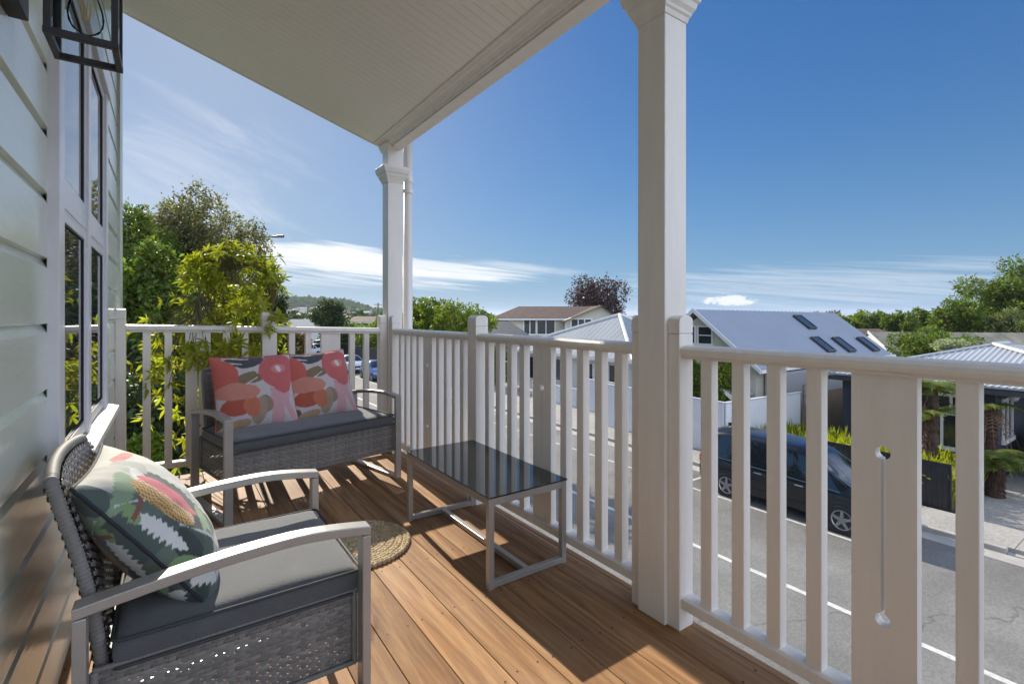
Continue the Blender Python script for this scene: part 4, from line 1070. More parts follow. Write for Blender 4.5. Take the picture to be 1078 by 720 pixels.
mb = MB(); mb.lathe([(0.0001, -.14), (0.09, -.11), (0.14, 0), (0.09, .11), (0.0001, .14)], (20.9-X, 3.6-Y, -1.25-Z), 14)
mb.tube([(20.9-X, 3.83-Y, -1.1-Z), (20.9-X, 3.6-Y, -1.1-Z)], .015, 6); mb.build('porch_lamp', TRIMW, H3, smooth=True)

# -- houses further off, set square to the view
def far_house(name, label, pxl, pxr, ybase, yeave, yridge, d, dep, wall, roofm, kind='hip', wins=(), hipl=0.25, hipr=0.25, tilt=0, group=None):
    pl, pr = at(pxl, yeave, d), at(pxr, yeave, d); z_e = pl.z; z_r = at(pxl, yridge, d+dep/2).z
    Wd = (pr-pl).length; loc = ((pl.x+pr.x)/2, (pl.y+pr.y)/2, GZ)
    t = empty(name, label, 'house', loc, -YAW+R(tilt), group); he = z_e-GZ; hr_ = z_r-GZ
    mb = MB(); o_ = 0.4
    mb.box(-Wd/2+o_, Wd/2-o_, o_, dep-o_, 0, he)
    if kind == 'gable_r': mb.prism([(o_, he), (dep-o_, he), (dep/2, hr_-.12)], Wd/2-o_-.3, Wd/2-o_-.001, 'x')
    mb.build('walls', wall, t)
    a = -Wd/2+hipl*Wd; c = Wd/2-hipr*Wd
    def rpz(pts, nm='roof'): return roof_plane(nm, pts, roofm, t, (0, 0, 0))
    rpz([(-Wd/2, 0, he), (Wd/2, 0, he), (c, dep/2, hr_), (a, dep/2, hr_)])
    rpz([(Wd/2, dep, he), (-Wd/2, dep, he), (a, dep/2, hr_), (c, dep/2, hr_)])
    if hipl > 0.01: rpz([(-Wd/2, dep, he), (-Wd/2, 0, he), (a, dep/2, hr_)])
    if hipr > 0.01: rpz([(Wd/2, 0, he), (Wd/2, dep, he), (c, dep/2, hr_)])
    mb = MB(); mb.box(-Wd/2, Wd/2, -.1, -.01, he-.2, he-.04); mb.build('gutter', TRIMW, t)
    for (px, py, w, h, nx) in wins:
        u = (px-(pxl+pxr)/2)/520*d; z = EYE-(py-332)/520*(d+o_)-GZ
        window_on(t, (0, 0, 0), (u, o_, z), (1, 0, 0), (0, 0, 1), w, h, nx, 1, out=(0, -1, 0), fw_=0.12)
    return t
far_house('brown_roof_house', 'cream two-storey house with brown tiled roof above the middle railing', 516, 630, 420, 335, 322.5, 52, 9, CREAM, TILE, wins=((558, 344, 1.2, 1.5, 2), (575, 344, 1.8, 1.5, 2), (530, 340, 1.2, .8, 1)), hipl=0.27, hipr=0.0)
t = empty('cream_gable_house', 'cream gable-ended wing joined to the brown tiled roof house', 'house', at(595, 400, 50.5)*1.0, -YAW)
t.location.z = GZ
mb = MB(); zz = lambda y, d: EYE-(y-332)/520*d-GZ
w1 = (655-588)/520*50.5
mb.prism([(0, 0), (w1, 0), (w1, zz(343, 50.5)), ((626-588)/520*50.5, zz(322.5, 50.5)), (0, zz(337, 50.5))], 0, 8, 'y'); mb.build('walls', CREAM, t)
roof_plane('roof', [(-.3, -.5, zz(338.5, 50.5)), (-.3, 8.2, zz(338.5, 50.5)), ((626-588)/520*50.5, 8.2, zz(321.5, 50.5)), ((626-588)/520*50.5, -.5, zz(321.5, 50.5))], TILE, t, (0, 0, 0))
roof_plane('roof', [(w1+.4, 8.2, zz(345, 50.5)), (w1+.4, -.5, zz(345, 50.5)), ((626-588)/520*50.5, -.5, zz(321.5, 50.5)), ((626-588)/520*50.5, 8.2, zz(321.5, 50.5))], TILE, t, (0, 0, 0))
window_on(t, (0, 0, 0), ((605-588)/520*50.5, 0, zz(341, 50.5)), (1, 0, 0), (0, 0, 1), 2.0, 0.9, 3, 1, out=(0, -1, 0), fw_=0.12)
far_house('white_cottage', 'small white cottage with dark brown roof behind the blue-grey roof', 897, 947, 420, 353, 346, 62, 7, WHC, TILE, wins=((926, 358.5, 1.0, 1.0, 1),), hipl=0.02, hipr=0.0)
# mossy long roof building
loc = tuple(at(940, 372, 36)); t = empty('mossy_roof_building', 'long low building with mossy green-grey corrugated roof at right', 'building', (loc[0], loc[1], GZ), -YAW-R(9))
he = loc[2]-GZ; hr_ = he+1.45
roof_plane('roof', [(0, 0, he), (15, 0, he), (15, 3.2, hr_), (0, 3.2, hr_)], IRONG, t, (0, 0, 0), 0.6, 0.04)
roof_plane('roof', [(15, 6.4, he), (0, 6.4, he), (0, 3.2, hr_), (15, 3.2, hr_)], IRONG, t, (0, 0, 0), 0.6, 0.04)
mb = MB(); mb.prism([(0.1, 0), (6.3, 0), (6.3, he-.06), (3.2, hr_-.08), (0.1, he-.06)], 0.1, 14.9, 'x'); mb.build('walls', WHC, t)
mb = MB(); mb.prism([(-.05, he-.02), (3.2, hr_+.1), (3.2, hr_-.12), (-.05, he-.2)], -.08, -.01, 'x'); mb.build('bargeboard', TRIMW, t)
G_ = 'low buildings beyond the back railing'
far_house('low_building', 'long low building with white roof seen left of the round tree', 293, 338, 380, 343, 336, 85, 9, WHC, mat('white_roof', (0.22, 0.23, 0.24), 0.9, spec=0.1), hipl=0.03, hipr=0.03, group=G_)
far_house('low_building', 'low brown-roofed building just right of the round tree', 360, 396, 380, 339, 333, 75, 9, mat('tan_wall', (0.30, 0.24, 0.19), 0.7), TILE, hipl=0.1, hipr=0.1, group=G_)
far_house('dark_roof_house', 'house with dark roof slope half hidden by bushes left of the brown roof house', 478, 560, 420, 356, 338, 40, 8, CREAM, mat('charcoal_roof', (0.06, 0.06, 0.065), 0.6), hipl=0.25, hipr=0.3, wins=((540, 372, 2.2, 1.2, 3), (508, 372, 1.4, 1.2, 2)))

# ================================================================== VEHICLES
TYRE = mat('tyre_rubber', (0.02, 0.02, 0.02), 0.75, var=0.1); ALLOY = mat('alloy_wheel', (0.36, 0.36, 0.38), 0.35, metal=0.7, var=0.05)
CGLASS = mat('car_window_glass', (0.012, 0.016, 0.022), 0.03, spec=1.0, coat=0.3)
CHROME = mat('chrome_strip', (0.6, 0.6, 0.62), 0.2, metal=0.9)
LAMPC = mat('headlamp_glass', (0.45, 0.47, 0.5), 0.12, spec=0.9); LAMPR = mat('tail_lamp_red', (0.35, 0.01, 0.01), 0.2)
def interp(tab_, x):
    if x <= tab_[0][0]: return tab_[0][1]
    for (a, va), (b_, vb) in zip(tab_, tab_[1:]):
        if x <= b_:
            f = (x-a)/(b_-a); return va+(vb-va)*f
    return tab_[-1][1]
def car(name, label, cat, loc, rz, paint, L, Wd, Ht, top, belt, win, ws, rw, wb, wr=0.31, group=None, detail=True, nose=None):
    """local +x forward. top, belt: silhouettes (x, z); win: side window x-ranges; ws/rw: windscreen / rear window x-ranges"""
    t = empty(name, label, cat, loc, rz, group)
    hw = Wd/2; pts_n = []
    def halfw(x):
        f = abs(x)/(L/2); return hw*(1-0.16*max(0, (f-0.72)/0.28)**2.2)
    def section(x):
        w = halfw(x); zt = interp(top, x); zb = min(interp(belt, x), zt-0.02); e = abs(x)/(L/2)
        z0 = 0.20+0.10*max(0, (e-.8)/.2)
        gh = zt-zb; wr_ = w-(0.02+0.30*min(1, gh/0.65)*0.62)
        ks = [(0, z0), (w*.80, z0), (w*.965, z0+.05), (w*.995, z0+.22), (w, (z0+zb)/2+.08), (w*.985, zb-.08), (w*.955, zb)]
        ks += [(w*.955+(wr_-w*.955)*f, zb+(gh*.86)*f) for f in (0.33, 0.66, 1.0)]
        ks += [(wr_*.90, zt-.045*min(1, gh/.3)), (wr_*.72, zt-.016*min(1, gh/.3)), (wr_*.4, zt-.002), (0, zt+.004)]
        return ks
    nst = 72; vs = []; fs = []; K = len(section(0)); m_ = 2*K-2
    for i in range(nst+1):
        x = -L/2+L*i/nst; ks = section(x)
        ring = [(x, y, z) for y, z in ks]+[(x, -y, z) for y, z in ks[-2:0:-1]]
        vs += ring
    for i in range(nst):
        for k in range(m_): fs.append((i*m_+k, i*m_+(k+1) % m_, (i+1)*m_+(k+1) % m_, (i+1)*m_+k))
    fs += [tuple(range(m_))[::-1], tuple(nst*m_+k for k in range(m_))]
    mb = MB(); mb.add(vs, fs); body = mb.build('body', paint, t, smooth=True); body.modifiers.new('b', 'EDGE_SPLIT').split_angle = R(50)
    def side_pt(x, f, s, off):
        ks = section(x); a = Vector((ks[6][0], ks[6][1])); b_ = Vector((ks[9][0], ks[9][1])); p = a.lerp(b_, f); nn = Vector((b_.y-a.y, a.x-b_.x)).normalized()
        p = p+nn*off; return (x, s*p.x, p.y)
    for s in (-1, 1):
        for (xa, xb_, la, lb) in win:      # pane from x a..b ; la,lb slants of ends (top shift)
            mb = MB(); nx = 8; vs = []; fs = []
            for i in range(nx+1):
                for f in (0.06, 0.5, 0.95):
                    x = xa+la*f+(xb_+lb*f-xa-la*f)*i/nx
                    zt, zb = interp(top, x), interp(belt, x)
                    vs.append(side_pt(x, f, s, 0.006 if zt-zb > .2 else 0.004))
            for i in range(nx):
                for k in range(2): fs.append((i*3+k, i*3+k+1, i*3+4+k, i*3+3+k))
            mb.add(vs, fs); mb.build('side_window', CGLASS, t, smooth=True)
        mb = MB(); xs_ = [win[0][0]+(win[-1][1]-win[0][0])*i/20 for i in range(21)]
        mb.tube([side_pt(x, 0.015, s, 0.006) for x in xs_], 0.007, 5); mb.build('belt_trim', CHROME, t)
        if detail:
            for x in (wb/2-.95, -.55):
                mb = MB(); k = section(x); mb.box(x-.10, x+.10, s*(k[5][0]+.012)-.012, s*(k[5][0]+.012)+.012, k[5][1]-.045, k[5][1]-.015); mb.build('door_handle', CHROME, t, bevel=.005)
            mb = MB(); x = wb/2-.42; k = section(x); y = k[6][0]+.09
            mb.lathe([(0.0001, -.07), (.06, -.05), (.075, .02), (.06, .06), (.0001, .065)], (x, s*y, k[6][1]+.06), 12); mb.box(x-.02, x+.02, min(s*(y-.12), s*y), max(s*(y-.12), s*y), k[6][1]+.02, k[6][1]+.05); mb.build('wing_mirror', paint, t, smooth=True)
            mb = MB()
            for x in (wb/2-.62, wb/2-1.62):
                k = section(x); mb.tube([(x, s*(k[2][0]+.003), k[2][1]+.03), (x, s*(k[4][0]+.002), k[4][1]), (x, s*(k[5][0]+.003), k[5][1])], .005, 4)
            mb.build('door_gap', SEAL, t)
            mb = MB(); k2 = [section(-wb/2+.42+(wb-.84)*i/10) for i in range(11)]
            mb.tube([(-wb/2+.42+(wb-.84)*i/10, s*(k2[i][3][0]+.004), k2[i][3][1]+.02) for i in range(11)], .014, 6); mb.build('side_moulding', paint, t)
    def screen(nm, xa, xb_):
        mb = MB(); vs = []; fs = []; nx = 8
        for i in range(nx+1):
            x = xa+(xb_-xa)*i/nx; ks = section(x)
            row = [(ks[9][0]*.93, ks[9][1]+.012), (ks[10][0]*.95, ks[10][1]+.01), (ks[11][0], ks[11][1]+.008), (ks[12][0], ks[12][1]+.008), (0, ks[13][1]+.008)]
            row = row+[(-y, z) for y, z in row[-2::-1]]
            for y, z in row: vs.append((x, y, z+.004))
        for i in range(nx):
            for k in range(8): fs.append((i*9+k, i*9+k+1, i*9+10+k, i*9+9+k))
        mb.add(vs, fs); mb.build(nm, CGLASS, t, smooth=True)
    screen('windscreen', *ws)
    if rw: screen('rear_window', *rw)
    for sx_ in (-1, 1):
        for s in (-1, 1):
            x = sx_*wb/2; y = s*(hw-.085)
            mb = MB(); mb.lathe([(0.0001, 0), (wr+.065, 0), (wr+.065, s*.096), (0.0001, s*.096)], (x, y-s*.004, wr+.01), 30, 'y'); ao = mb.build('wheel_arch', SEAL, t)
            mb = MB(); mb.lathe([(wr*.62, -.10*s), (wr*.94, -.10*s), (wr, -.07*s), (wr, .075*s), (wr*.95, .10*s), (wr*.66, .105*s), (wr*.62, .09*s)], (x, y, wr), 30, 'y'); wo_ = mb.build('wheel', TYRE, t, smooth=False)
            mb = MB(); mb.lathe([(wr*.70, .104*s), (wr*.66, .108*s), (wr*.60, .085*s)], (x, y, wr), 30, 'y')
            for k in range(5):
                a = 2*math.pi*k/5+.3; c_, s_ = math.cos(a), math.sin(a)
                Mx = Matrix(((c_, 0, -s_, x), (0, 1, 0, y), (s_, 0, c_, wr), (0, 0, 0, 1)))
                ya, yb_ = sorted((s*.085, s*.107)); mb.add([Mx @ Vector(v) for v in [(.02, ya, -.045), (wr*.68, ya, -.022), (wr*.68, ya, .022), (.02, ya, .045), (.02, yb_, -.045), (wr*.68, yb_, -.022), (wr*.68, yb_, .022), (.02, yb_, .045)]],
                    [(0, 1, 2, 3), (4, 5, 6, 7), (0, 1, 5, 4), (1, 2, 6, 5), (2, 3, 7, 6), (3, 0, 4, 7)])
            mb.lathe([(0.0001, .11*s), (.045, .11*s), (.055, .09*s)], (x, y, wr), 16, 'y')
            mb.build('rim', ALLOY, wo_)
            mb = MB(); mb.lathe([(0.0001, .078*s), (wr*.64, .078*s)], (x, y, wr), 24, 'y'); mb.build('brake_disc', mat('brake_dark', (0.05, 0.05, 0.05), 0.5), wo_)
    for s in (-1, 1):
        for (xe_, m_l, nm, zf) in ((L/2, LAMPC, 'headlight', .66), (-L/2, LAMPR, 'tail_light', .85)):
            sg = 1 if xe_ > 0 else -1; vs = []; fs = []
            mb = MB()
            for i in range(6):
                x = xe_-sg*(.015+.07*i); w = halfw(x); zt = min(interp(top, x), 1.1)
                for f in (0, .5, 1): vs.append((x+sg*.01*0, s*(w*.99+.006), zf-.08+.17*f+(0.0 if sg > 0 else .05*f)))
            for i in range(5):
                for k in range(2): fs.append((i*3+k, i*3+k+1, i*3+4+k, i*3+3+k))
            w = halfw(xe_); b0 = len(vs); vs += [(xe_+sg*.006, s*w*y_, z_) for y_ in (.55, .8, .985) for z_ in (zf-.08, zf+.09)]
            fs += [(b0, b0+1, b0+3, b0+2), (b0+2, b0+3, b0+5, b0+4)]
            mb.add(vs, fs); mb.build(nm, m_l, t)
    mb = MB(); mb.box(L/2-.01, L/2+.008, -hw*.5, hw*.5, .52, .66); mb.box(L/2-.01, L/2+.012, -hw*.7, hw*.7, .26, .36); mb.build('grille', SEAL, t)
    mb = MB(); mb.box(L/2+.008, L/2+.02, -.18, .18, .38, .50); mb.build('number_plate', TRIMW, t)
    return t
def paint(nm, col): return mat(nm, col, 0.28, metal=0.1, var=0.03, coat=0.6)
NAVYP = paint('midnight_blue_car_paint', (0.006, 0.007, 0.011)); BLUEP = paint('blue_car_paint', (0.02, 0.08, 0.32)); SILVP = paint('silver_car_paint', (0.45, 0.5, 0.56)); WHITP = paint('white_car_paint', (0.6, 0.6, 0.6)); REDP = paint('dark_red_car_paint', (0.10, 0.01, 0.012)); GRYP = paint('pale_gold_car_paint', (0.40, 0.36, 0.28))
vtop = [(-2.38, 0.80), (-2.34, 1.15), (-2.24, 1.55), (-2.10, 1.70), (-1.6, 1.765), (-0.4, 1.78), (0.35, 1.74), (0.75, 1.62), (1.15, 1.36), (1.52, 1.10), (1.75, 1.02), (2.1, 0.90), (2.28, 0.76), (2.36, 0.62), (2.38, 0.50)]
vbelt = [(-2.38, 1.02), (-1, 1.0), (0.8, 0.95), (1.5, 0.92), (2.0, .86), (2.38, 0.7)]
car('parked_van', 'dark midnight-blue people carrier parked at the far kerb', 'van', (13.60, 6.43, GZ+.004), R(-90), NAVYP, 4.76, 1.80, 1.78, vtop, vbelt,
    [(-2.15, -1.18, .10, 0), (-1.10, -0.08, 0, 0), (0.0, 0.98, 0, -.34), (1.08, 1.38, -.36, -.30)], (0.62, 1.55), (-2.30, -2.12), 2.86, 0.325)
htop = [(-1.95, 0.75), (-1.92, 1.0), (-1.80, 1.25), (-1.5, 1.42), (-0.6, 1.48), (0.1, 1.45), (0.55, 1.25), (0.95, 1.0), (1.4, 0.92), (1.8, 0.78), (1.95, 0.55)]
hbelt = [(-1.95, .92), (0.9, .88), (1.95, .68)]
def hatch(label, loc, rz, p, group='cars parked further along the street'):
    return car('parked_car', label, 'car', loc, rz, p, 3.9, 1.68, 1.48, htop, hbelt, [(-1.6, -.75, .05, 0), (-.68, .25, 0, -.02), (.32, .85, 0, -.25)], (0.15, 0.98), (-1.88, -1.62), 2.45, .29, group=group, detail=False)
hatch('bright blue hatchback parked facing us beyond the back railing', (13.5, 38.2, GZ+.004), R(-90), BLUEP)
hatch('silver-blue hatchback parked behind the bright blue hatchback', (13.4, 44.6, GZ+.004), R(-90), SILVP)
q = at(333, 372, 62); hatch('small white car in the yard beyond the reddish shrub', (q.x, q.y, GZ+.02), R(-60), WHITP)
q = at(340, 366, 70); hatch('small dark car beside the white car beyond the reddish shrub', (q.x+1, q.y+2, GZ+.02), R(-60), NAVYP)
hatch('pale gold car parked before the cottage driveway behind middle railing', (16.9, 31.5, GZ+.12), R(-90), GRYP)
hatch('dark red car parked under the navy cottage carport at the right edge', (22.7, 2.1, GZ+.12), R(180), REDP)
hatch('dark car parked beside the brown roof house driveway', (19.5, 34.0, GZ+.12), R(-80), NAVYP)

# ---- street lamp and poles
q = at(238, 250, 25); SLP = mat('galvanised_steel', (0.16, 0.165, 0.17), 0.45, metal=0.6)
q2 = at(300, 250, 25); d_ = (q2-q); L_ = Vector((d_.x, d_.y, 0)).length
t = empty('street_lamp', 'grey street lamp arm reaching out past the large trees', 'street lamp', (q.x, q.y, GZ), math.atan2(d_.y, d_.x))
mb = MB(); mb.tube([(0, 0, 0), (0, 0, 4), (0, 0, q.z-GZ-.15)], [.10, .085, .06], 12); mb.build('pole', SLP, t, smooth=True)
mb = MB(); mb.tube([(0, 0, q.z-GZ-.25), (0.15, 0, q.z-GZ-.05), (0.5, 0, q.z-GZ), (L_-.5, 0, q.z-GZ+.02)], .035, 10); mb.build('arm', SLP, t, smooth=True)
mb = MB(); Mx = Matrix.Translation((L_-.35, 0, q.z-GZ+.02)); mb.box(-.25, .28, -.10, .10, -.03, .05, Mx); mb.box(-.05, .30, -.09, .09, .05, .09, Mx); mb.build('lamp_head', SLP, t, bevel=.02)
for px, py, lab in ((353, 320, 'distant utility pole with a crossarm above the round tree'), (398, 321, 'distant utility pole with a crossarm beside the corner column')):
    q = at(px, py, 130); t = empty('utility_pole', lab, 'utility pole', (q.x, q.y, GZ), -YAW, 'distant utility poles')
    mb = MB(); mb.tube([(0, 0, 0), (0, 0, q.z-GZ+.5)], .16, 8); mb.build('pole', DARKTRIM, t)
    mb = MB(); mb.box(-1.1, 1.1, -.08, .08, q.z-GZ, q.z-GZ+.14); mb.build('crossarm', DARKTRIM, t)
# ================================================================== VEGETATION
def leafmat(nm, c, c2=None, trans=0.35, island=0.35, rough=0.5): return mat(nm, c, rough, var=0.15, vscale=1.3, island=island, trans=trans, col2=c2, spec=0.35)
LF = dict(
    dark=leafmat('dark_evergreen_leaves', (0.030, 0.050, 0.018), (0.055, 0.085, 0.028)),
    mid=leafmat('mid_green_leaves', (0.09, 0.14, 0.03), (0.15, 0.20, 0.045), 0.45, 0.45),
    olive=leafmat('greyish_olive_leaves', (0.10, 0.125, 0.05), (0.21, 0.18, 0.09), 0.4, 0.55),
    bright=leafmat('bright_green_leaves', (0.10, 0.16, 0.02), (0.17, 0.22, 0.03), 0.45),
    yel=leafmat('yellow_green_leaves', (0.25, 0.30, 0.035), (0.38, 0.39, 0.055), 0.5, 0.35),
    purple=leafmat('purple_plum_leaves', (0.045, 0.022, 0.030), (0.10, 0.055, 0.06), 0.15, 0.6),
    red=leafmat('reddish_shrub_leaves', (0.20, 0.09, 0.05), (0.16, 0.14, 0.05), 0.3, 0.5),
    fern=leafmat('tree_fern_fronds', (0.12, 0.17, 0.03), (0.22, 0.25, 0.06), 0.4, 0.3),
    grass=leafmat('lime_grass_blades', (0.20, 0.26, 0.02), (0.34, 0.36, 0.03), 0.45, 0.3),
    white=leafmat('white_blossom', (0.45, 0.46, 0.40), (0.30, 0.36, 0.22), 0.3, 0.3),
    teal=leafmat('palm_leaves', (0.10, 0.15, 0.05), (0.20, 0.22, 0.09), 0.3, 0.3))
BARK = mat('grey_brown_bark', (0.12, 0.095, 0.075), 0.9, var=0.3, vscale=6, bump=0.8, bscale=20, stretch=(4, 4, 1))
BARKG = mat('green_shrub_stems', (0.13, 0.12, 0.05), 0.8, var=0.2, vscale=6)
FBARK = mat('tree_fern_trunk_fibre', (0.075, 0.045, 0.03), 0.95, var=0.4, vscale=12, bump=1.0, bscale=50)
def leaves(name, P, D, size, m, parent, rng, aspect=0.45, fold=0.15):
    """P (n,3) bases, D (n,3) leaf directions; one folded rhombus per leaf"""
    n_ = len(P); D = D/np.linalg.norm(D, axis=1, keepdims=True)
    A = rng.normal(size=(n_, 3)); A[:, 2] = np.abs(A[:, 2])*0.6+0.7
    W_ = np.cross(D, A); W_ /= np.linalg.norm(W_, axis=1, keepdims=True)+1e-9
    Nn = np.cross(W_, D); s = size*rng.uniform(0.6, 1.3, size=(n_, 1))
    V_ = np.empty((n_, 4, 3)); V_[:, 0] = P; V_[:, 1] = P+D*s*0.5+W_*s*aspect*0.5+Nn*s*fold; V_[:, 2] = P+D*s; V_[:, 3] = P+D*s*0.5-W_*s*aspect*0.5+Nn*s*fold
    F_ = np.arange(n_*4).reshape(n_, 4)
    return npmesh(name, V_.reshape(-1, 3), F_, m, parent)
def crown_pts(c, rad, ncl, nl, rng, clump=0.30, low=-0.6, flat=1.0):
    c = np.array(c, float); rad = np.array(rad, float); cc = []
    while len(cc) < ncl:
        p = rng.normal(size=3); p /= np.linalg.norm(p); p *= rng.uniform(0.35, 0.95)
        if p[2] < low: continue
        cc.append(p)
    cc = np.array(cc); cr = clump*rng.uniform(0.55, 1.35, size=ncl)
    w = cr**2; w /= w.sum(); ix = rng.choice(ncl, size=nl, p=w)
    d = rng.normal(size=(nl, 3)); d /= np.linalg.norm(d, axis=1, keepdims=True)
    r_ = rng.uniform(0.35, 1.0, size=(nl, 1))**0.5*cr[ix][:, None]
    r_ *= 1+0.35*np.sin(7*d[:, :1]+ix[:, None])*np.cos(6*d[:, 1:2]+2*ix[:, None])
    P = cc[ix]+d*r_*np.array([1, 1, flat])
    keep = np.linalg.norm(P, axis=1) < 1.25
    P, d = P[keep], d[keep]
    D = d+rng.normal(size=d.shape)*0.9+np.array([0, 0, -0.15])
    return c+P*rad, D, c+cc*rad
def tree(name, label, base, c, rad, ncl, nl, leaf, m, seed, group=None, trunk=0.16, aspect=0.5, clump=0.30, cat='tree', low=-0.6, bark=BARK, limbs=9, flat=1.0):
    rng = np.random.default_rng(seed); t = empty(name, label, cat, base, 0, group)
    B = np.array(base); P, D, cc = crown_pts(np.array(c)-B, rad, ncl, nl, rng, clump, low, flat)
    leaves('crown', P, D, leaf, m, t, rng, aspect)
    mb = MB(); cv = Vector(c)-Vector(base); fork = Vector((cv.x*0.35, cv.y*0.35, max(0.3, cv.z-rad[2]*0.75)))
    mb.tube([(0, 0, 0), fork*0.5+Vector((rng.uniform(-.1, .1), rng.uniform(-.1, .1), 0)), fork], [trunk*1.25, trunk, trunk*.85], 10)
    order = rng.permutation(len(cc))[:limbs]
    for i in order:
        e = Vector(cc[i]); mid = fork.lerp(e, 0.5)+Vector(rng.normal(size=3)*0.06*rad[0]); mid.z += 0.05*rad[2]
        mb.tube([fork-Vector((0, 0, .05)), mid, e], [trunk*.6, trunk*.32, trunk*.08], 6)
    mb.build('trunk', bark, t)
    return t
def T(name, label, px, py, d, rx, ry, ncl, nl, leaf, m, seed, rd=None, **k):
    """tree whose crown is centred at pixel (px,py), depth d, half sizes rx, ry in pixels"""
    c = at(px, py, d); s = d/520; r_ = rx*s
    return tree(name, label, (c.x, c.y, GZ), tuple(c), (r_, rd or r_, ry*s), ncl, nl, leaf, m, seed, **k)

# far trees and hills
T('plum_tree', 'dark purple-leaved tree behind the cream gable', 627, 322, 78, 34, 32, 60, 9000, 0.42, LF['purple'], 11, trunk=.3)
T('round_tree', 'dark green round-crowned tree seen over the loveseat', 345, 333, 66, 21, 15, 45, 7000, 0.36, LF['dark'], 12, trunk=.25)
tg = 'trees behind the houses'
T('leafy_tree', 'tall leafy green tree at the right edge above the mossy roof', 1080, 324, 46, 58, 47, 90, 26000, 0.30, LF['mid'], 13, trunk=.35, clump=.19)
T('leafy_tree', 'bushy tree left of the tall right-edge tree', 1008, 338, 43, 21, 22, 40, 9000, 0.27, LF['mid'], 14, trunk=.2)
T('cabbage_tree', 'yellowish tufted tree at the right edge in front of the tall tree', 1066, 345, 40, 18, 16, 22, 4200, 0.45, LF['teal'], 15, aspect=.16, trunk=.14)
for i, (px, py, d, rx, ry, m, nm, lab) in enumerate((
    (870, 338, 95, 18, 13, 'red', 'leafy_tree', 'reddish-brown tree just behind the blue-grey roof ridge'),
    (897, 341, 80, 20, 14, 'bright', 'leafy_tree', 'light green tree above the small white cottage'),
    (927, 340, 78, 16, 13, 'mid', 'leafy_tree', 'mid green tree just right of the small white cottage roof'),
    (950, 341, 70, 15, 18, 'mid', 'leafy_tree', 'narrow pointed tree between the white cottage and the mossy roof'),
    (968, 342, 72, 15, 17, 'mid', 'leafy_tree', 'green rounded tree above the left end of the mossy roof'),
    (985, 354, 60, 14, 9, 'bright', 'leafy_tree', 'pale green tree above the mossy roof'))):
    T(nm, lab, px, py, d, rx, ry, 30, 4200, 0.40, LF[m], 20+i, trunk=.2, group=tg, clump=.24)
T('garden_shrub', 'round dark green shrub in front of the mossy roof', 980, 362, 31, 33, 17, 40, 9000, 0.20, LF['mid'], 30, cat='shrub', trunk=.1, clump=.34)
T('flowering_shrub', 'small white-flowering shrub before the mossy roof', 999, 365, 28, 17, 7, 20, 3000, 0.14, LF['white'], 31, cat='shrub', trunk=.05, clump=.4)
T('street_tree', 'bushy yellow-green tree right of the corner column', 446, 341, 21, 36, 28, 45, 10000, 0.14, LF['bright'], 32, trunk=.12, clump=.22)
T('street_tree', 'thin twiggy green tree left of the middle newel post', 486, 343, 19, 38, 27, 40, 5200, 0.12, LF['bright'], 33, trunk=.08, clump=.19, limbs=24)
T('garden_tree', 'green tree behind the dark fence between back railing balusters', 398, 356, 52, 18, 26, 30, 6000, 0.30, LF['bright'], 34, trunk=.14)
T('garden_tree', 'dark green bush under the round tree seen through the back railing', 362, 362, 56, 26, 18, 30, 6000, 0.30, LF['dark'], 35, trunk=.14)
T('reddish_shrub', 'reddish-leaved shrub seen between the back railing balusters', 306, 368, 22, 19, 22, 30, 6000, 0.15, LF['red'], 36, cat='shrub', trunk=.08, clump=.34)
T('fence_tree', 'narrow pale green bush above the white fence by the near column', 733, 398, 20.5, 11, 30, 22, 4500, 0.12, LF['bright'], 37, cat='shrub', trunk=.05, clump=.34)
T('fence_tree', 'taller pale green bush above the white fence', 763, 402, 20.2, 12, 34, 26, 5200, 0.12, LF['bright'], 38, cat='shrub', trunk=.05, clump=.34)
T('garden_tree', 'green bush beside the brown roof house behind railing', 520, 385, 34, 18, 26, 24, 5000, 0.22, LF['mid'], 39, trunk=.1)

# big garden trees beyond the back railing
gt_ = 'garden trees beyond the back railing'
T('garden_tree', 'dark green tree rising beside the house corner', 140, 298, 17, 46, 84, 80, 44000, 0.15, LF['mid'], 40, trunk=.2, clump=.26, group=gt_)
T('garden_tree', 'large olive-brown leaved tree behind the yellow-green shrub', 204, 298, 21, 66, 90, 130, 105000, 0.14, LF['olive'], 41, trunk=.28, clump=.24, group=gt_)
T('garden_tree', 'dark green bushy tree right of the large olive tree, above the back newel post', 280, 336, 20, 24, 34, 30, 14000, 0.13, LF['dark'], 47, trunk=.1, clump=.3, group=gt_)
T('garden_tree', 'dark tree mass low behind the large olive tree', 225, 375, 17, 75, 62, 60, 22000, 0.20, LF['dark'], 42, trunk=.2, clump=.3, group=gt_)
T('garden_shrub', 'mid green leafy shrub rising between house corner and yellow-green shrub', 160, 318, 9.5, 32, 60, 40, 8500, 0.11, LF['mid'], 43, cat='shrub', trunk=.07, clump=.26, group=gt_)
T('garden_shrub', 'dark green hedge mass low behind the back railing', 165, 452, 9.0, 70, 62, 60, 16000, 0.12, LF['dark'], 44, cat='shrub', trunk=.07, clump=.3, group=gt_)
T('garden_shrub', 'lower green shrub by the foot of the back railing', 150, 480, 7.2, 26, 16, 18, 2500, 0.10, LF['bright'], 45, cat='shrub', trunk=.04, clump=.4, group=gt_)
T('garden_shrub', 'dark shrub behind the loveseat and railing', 250, 430, 11.5, 60, 70, 60, 14000, 0.15, LF['dark'], 46, cat='shrub', trunk=.07, clump=.3, group=gt_)

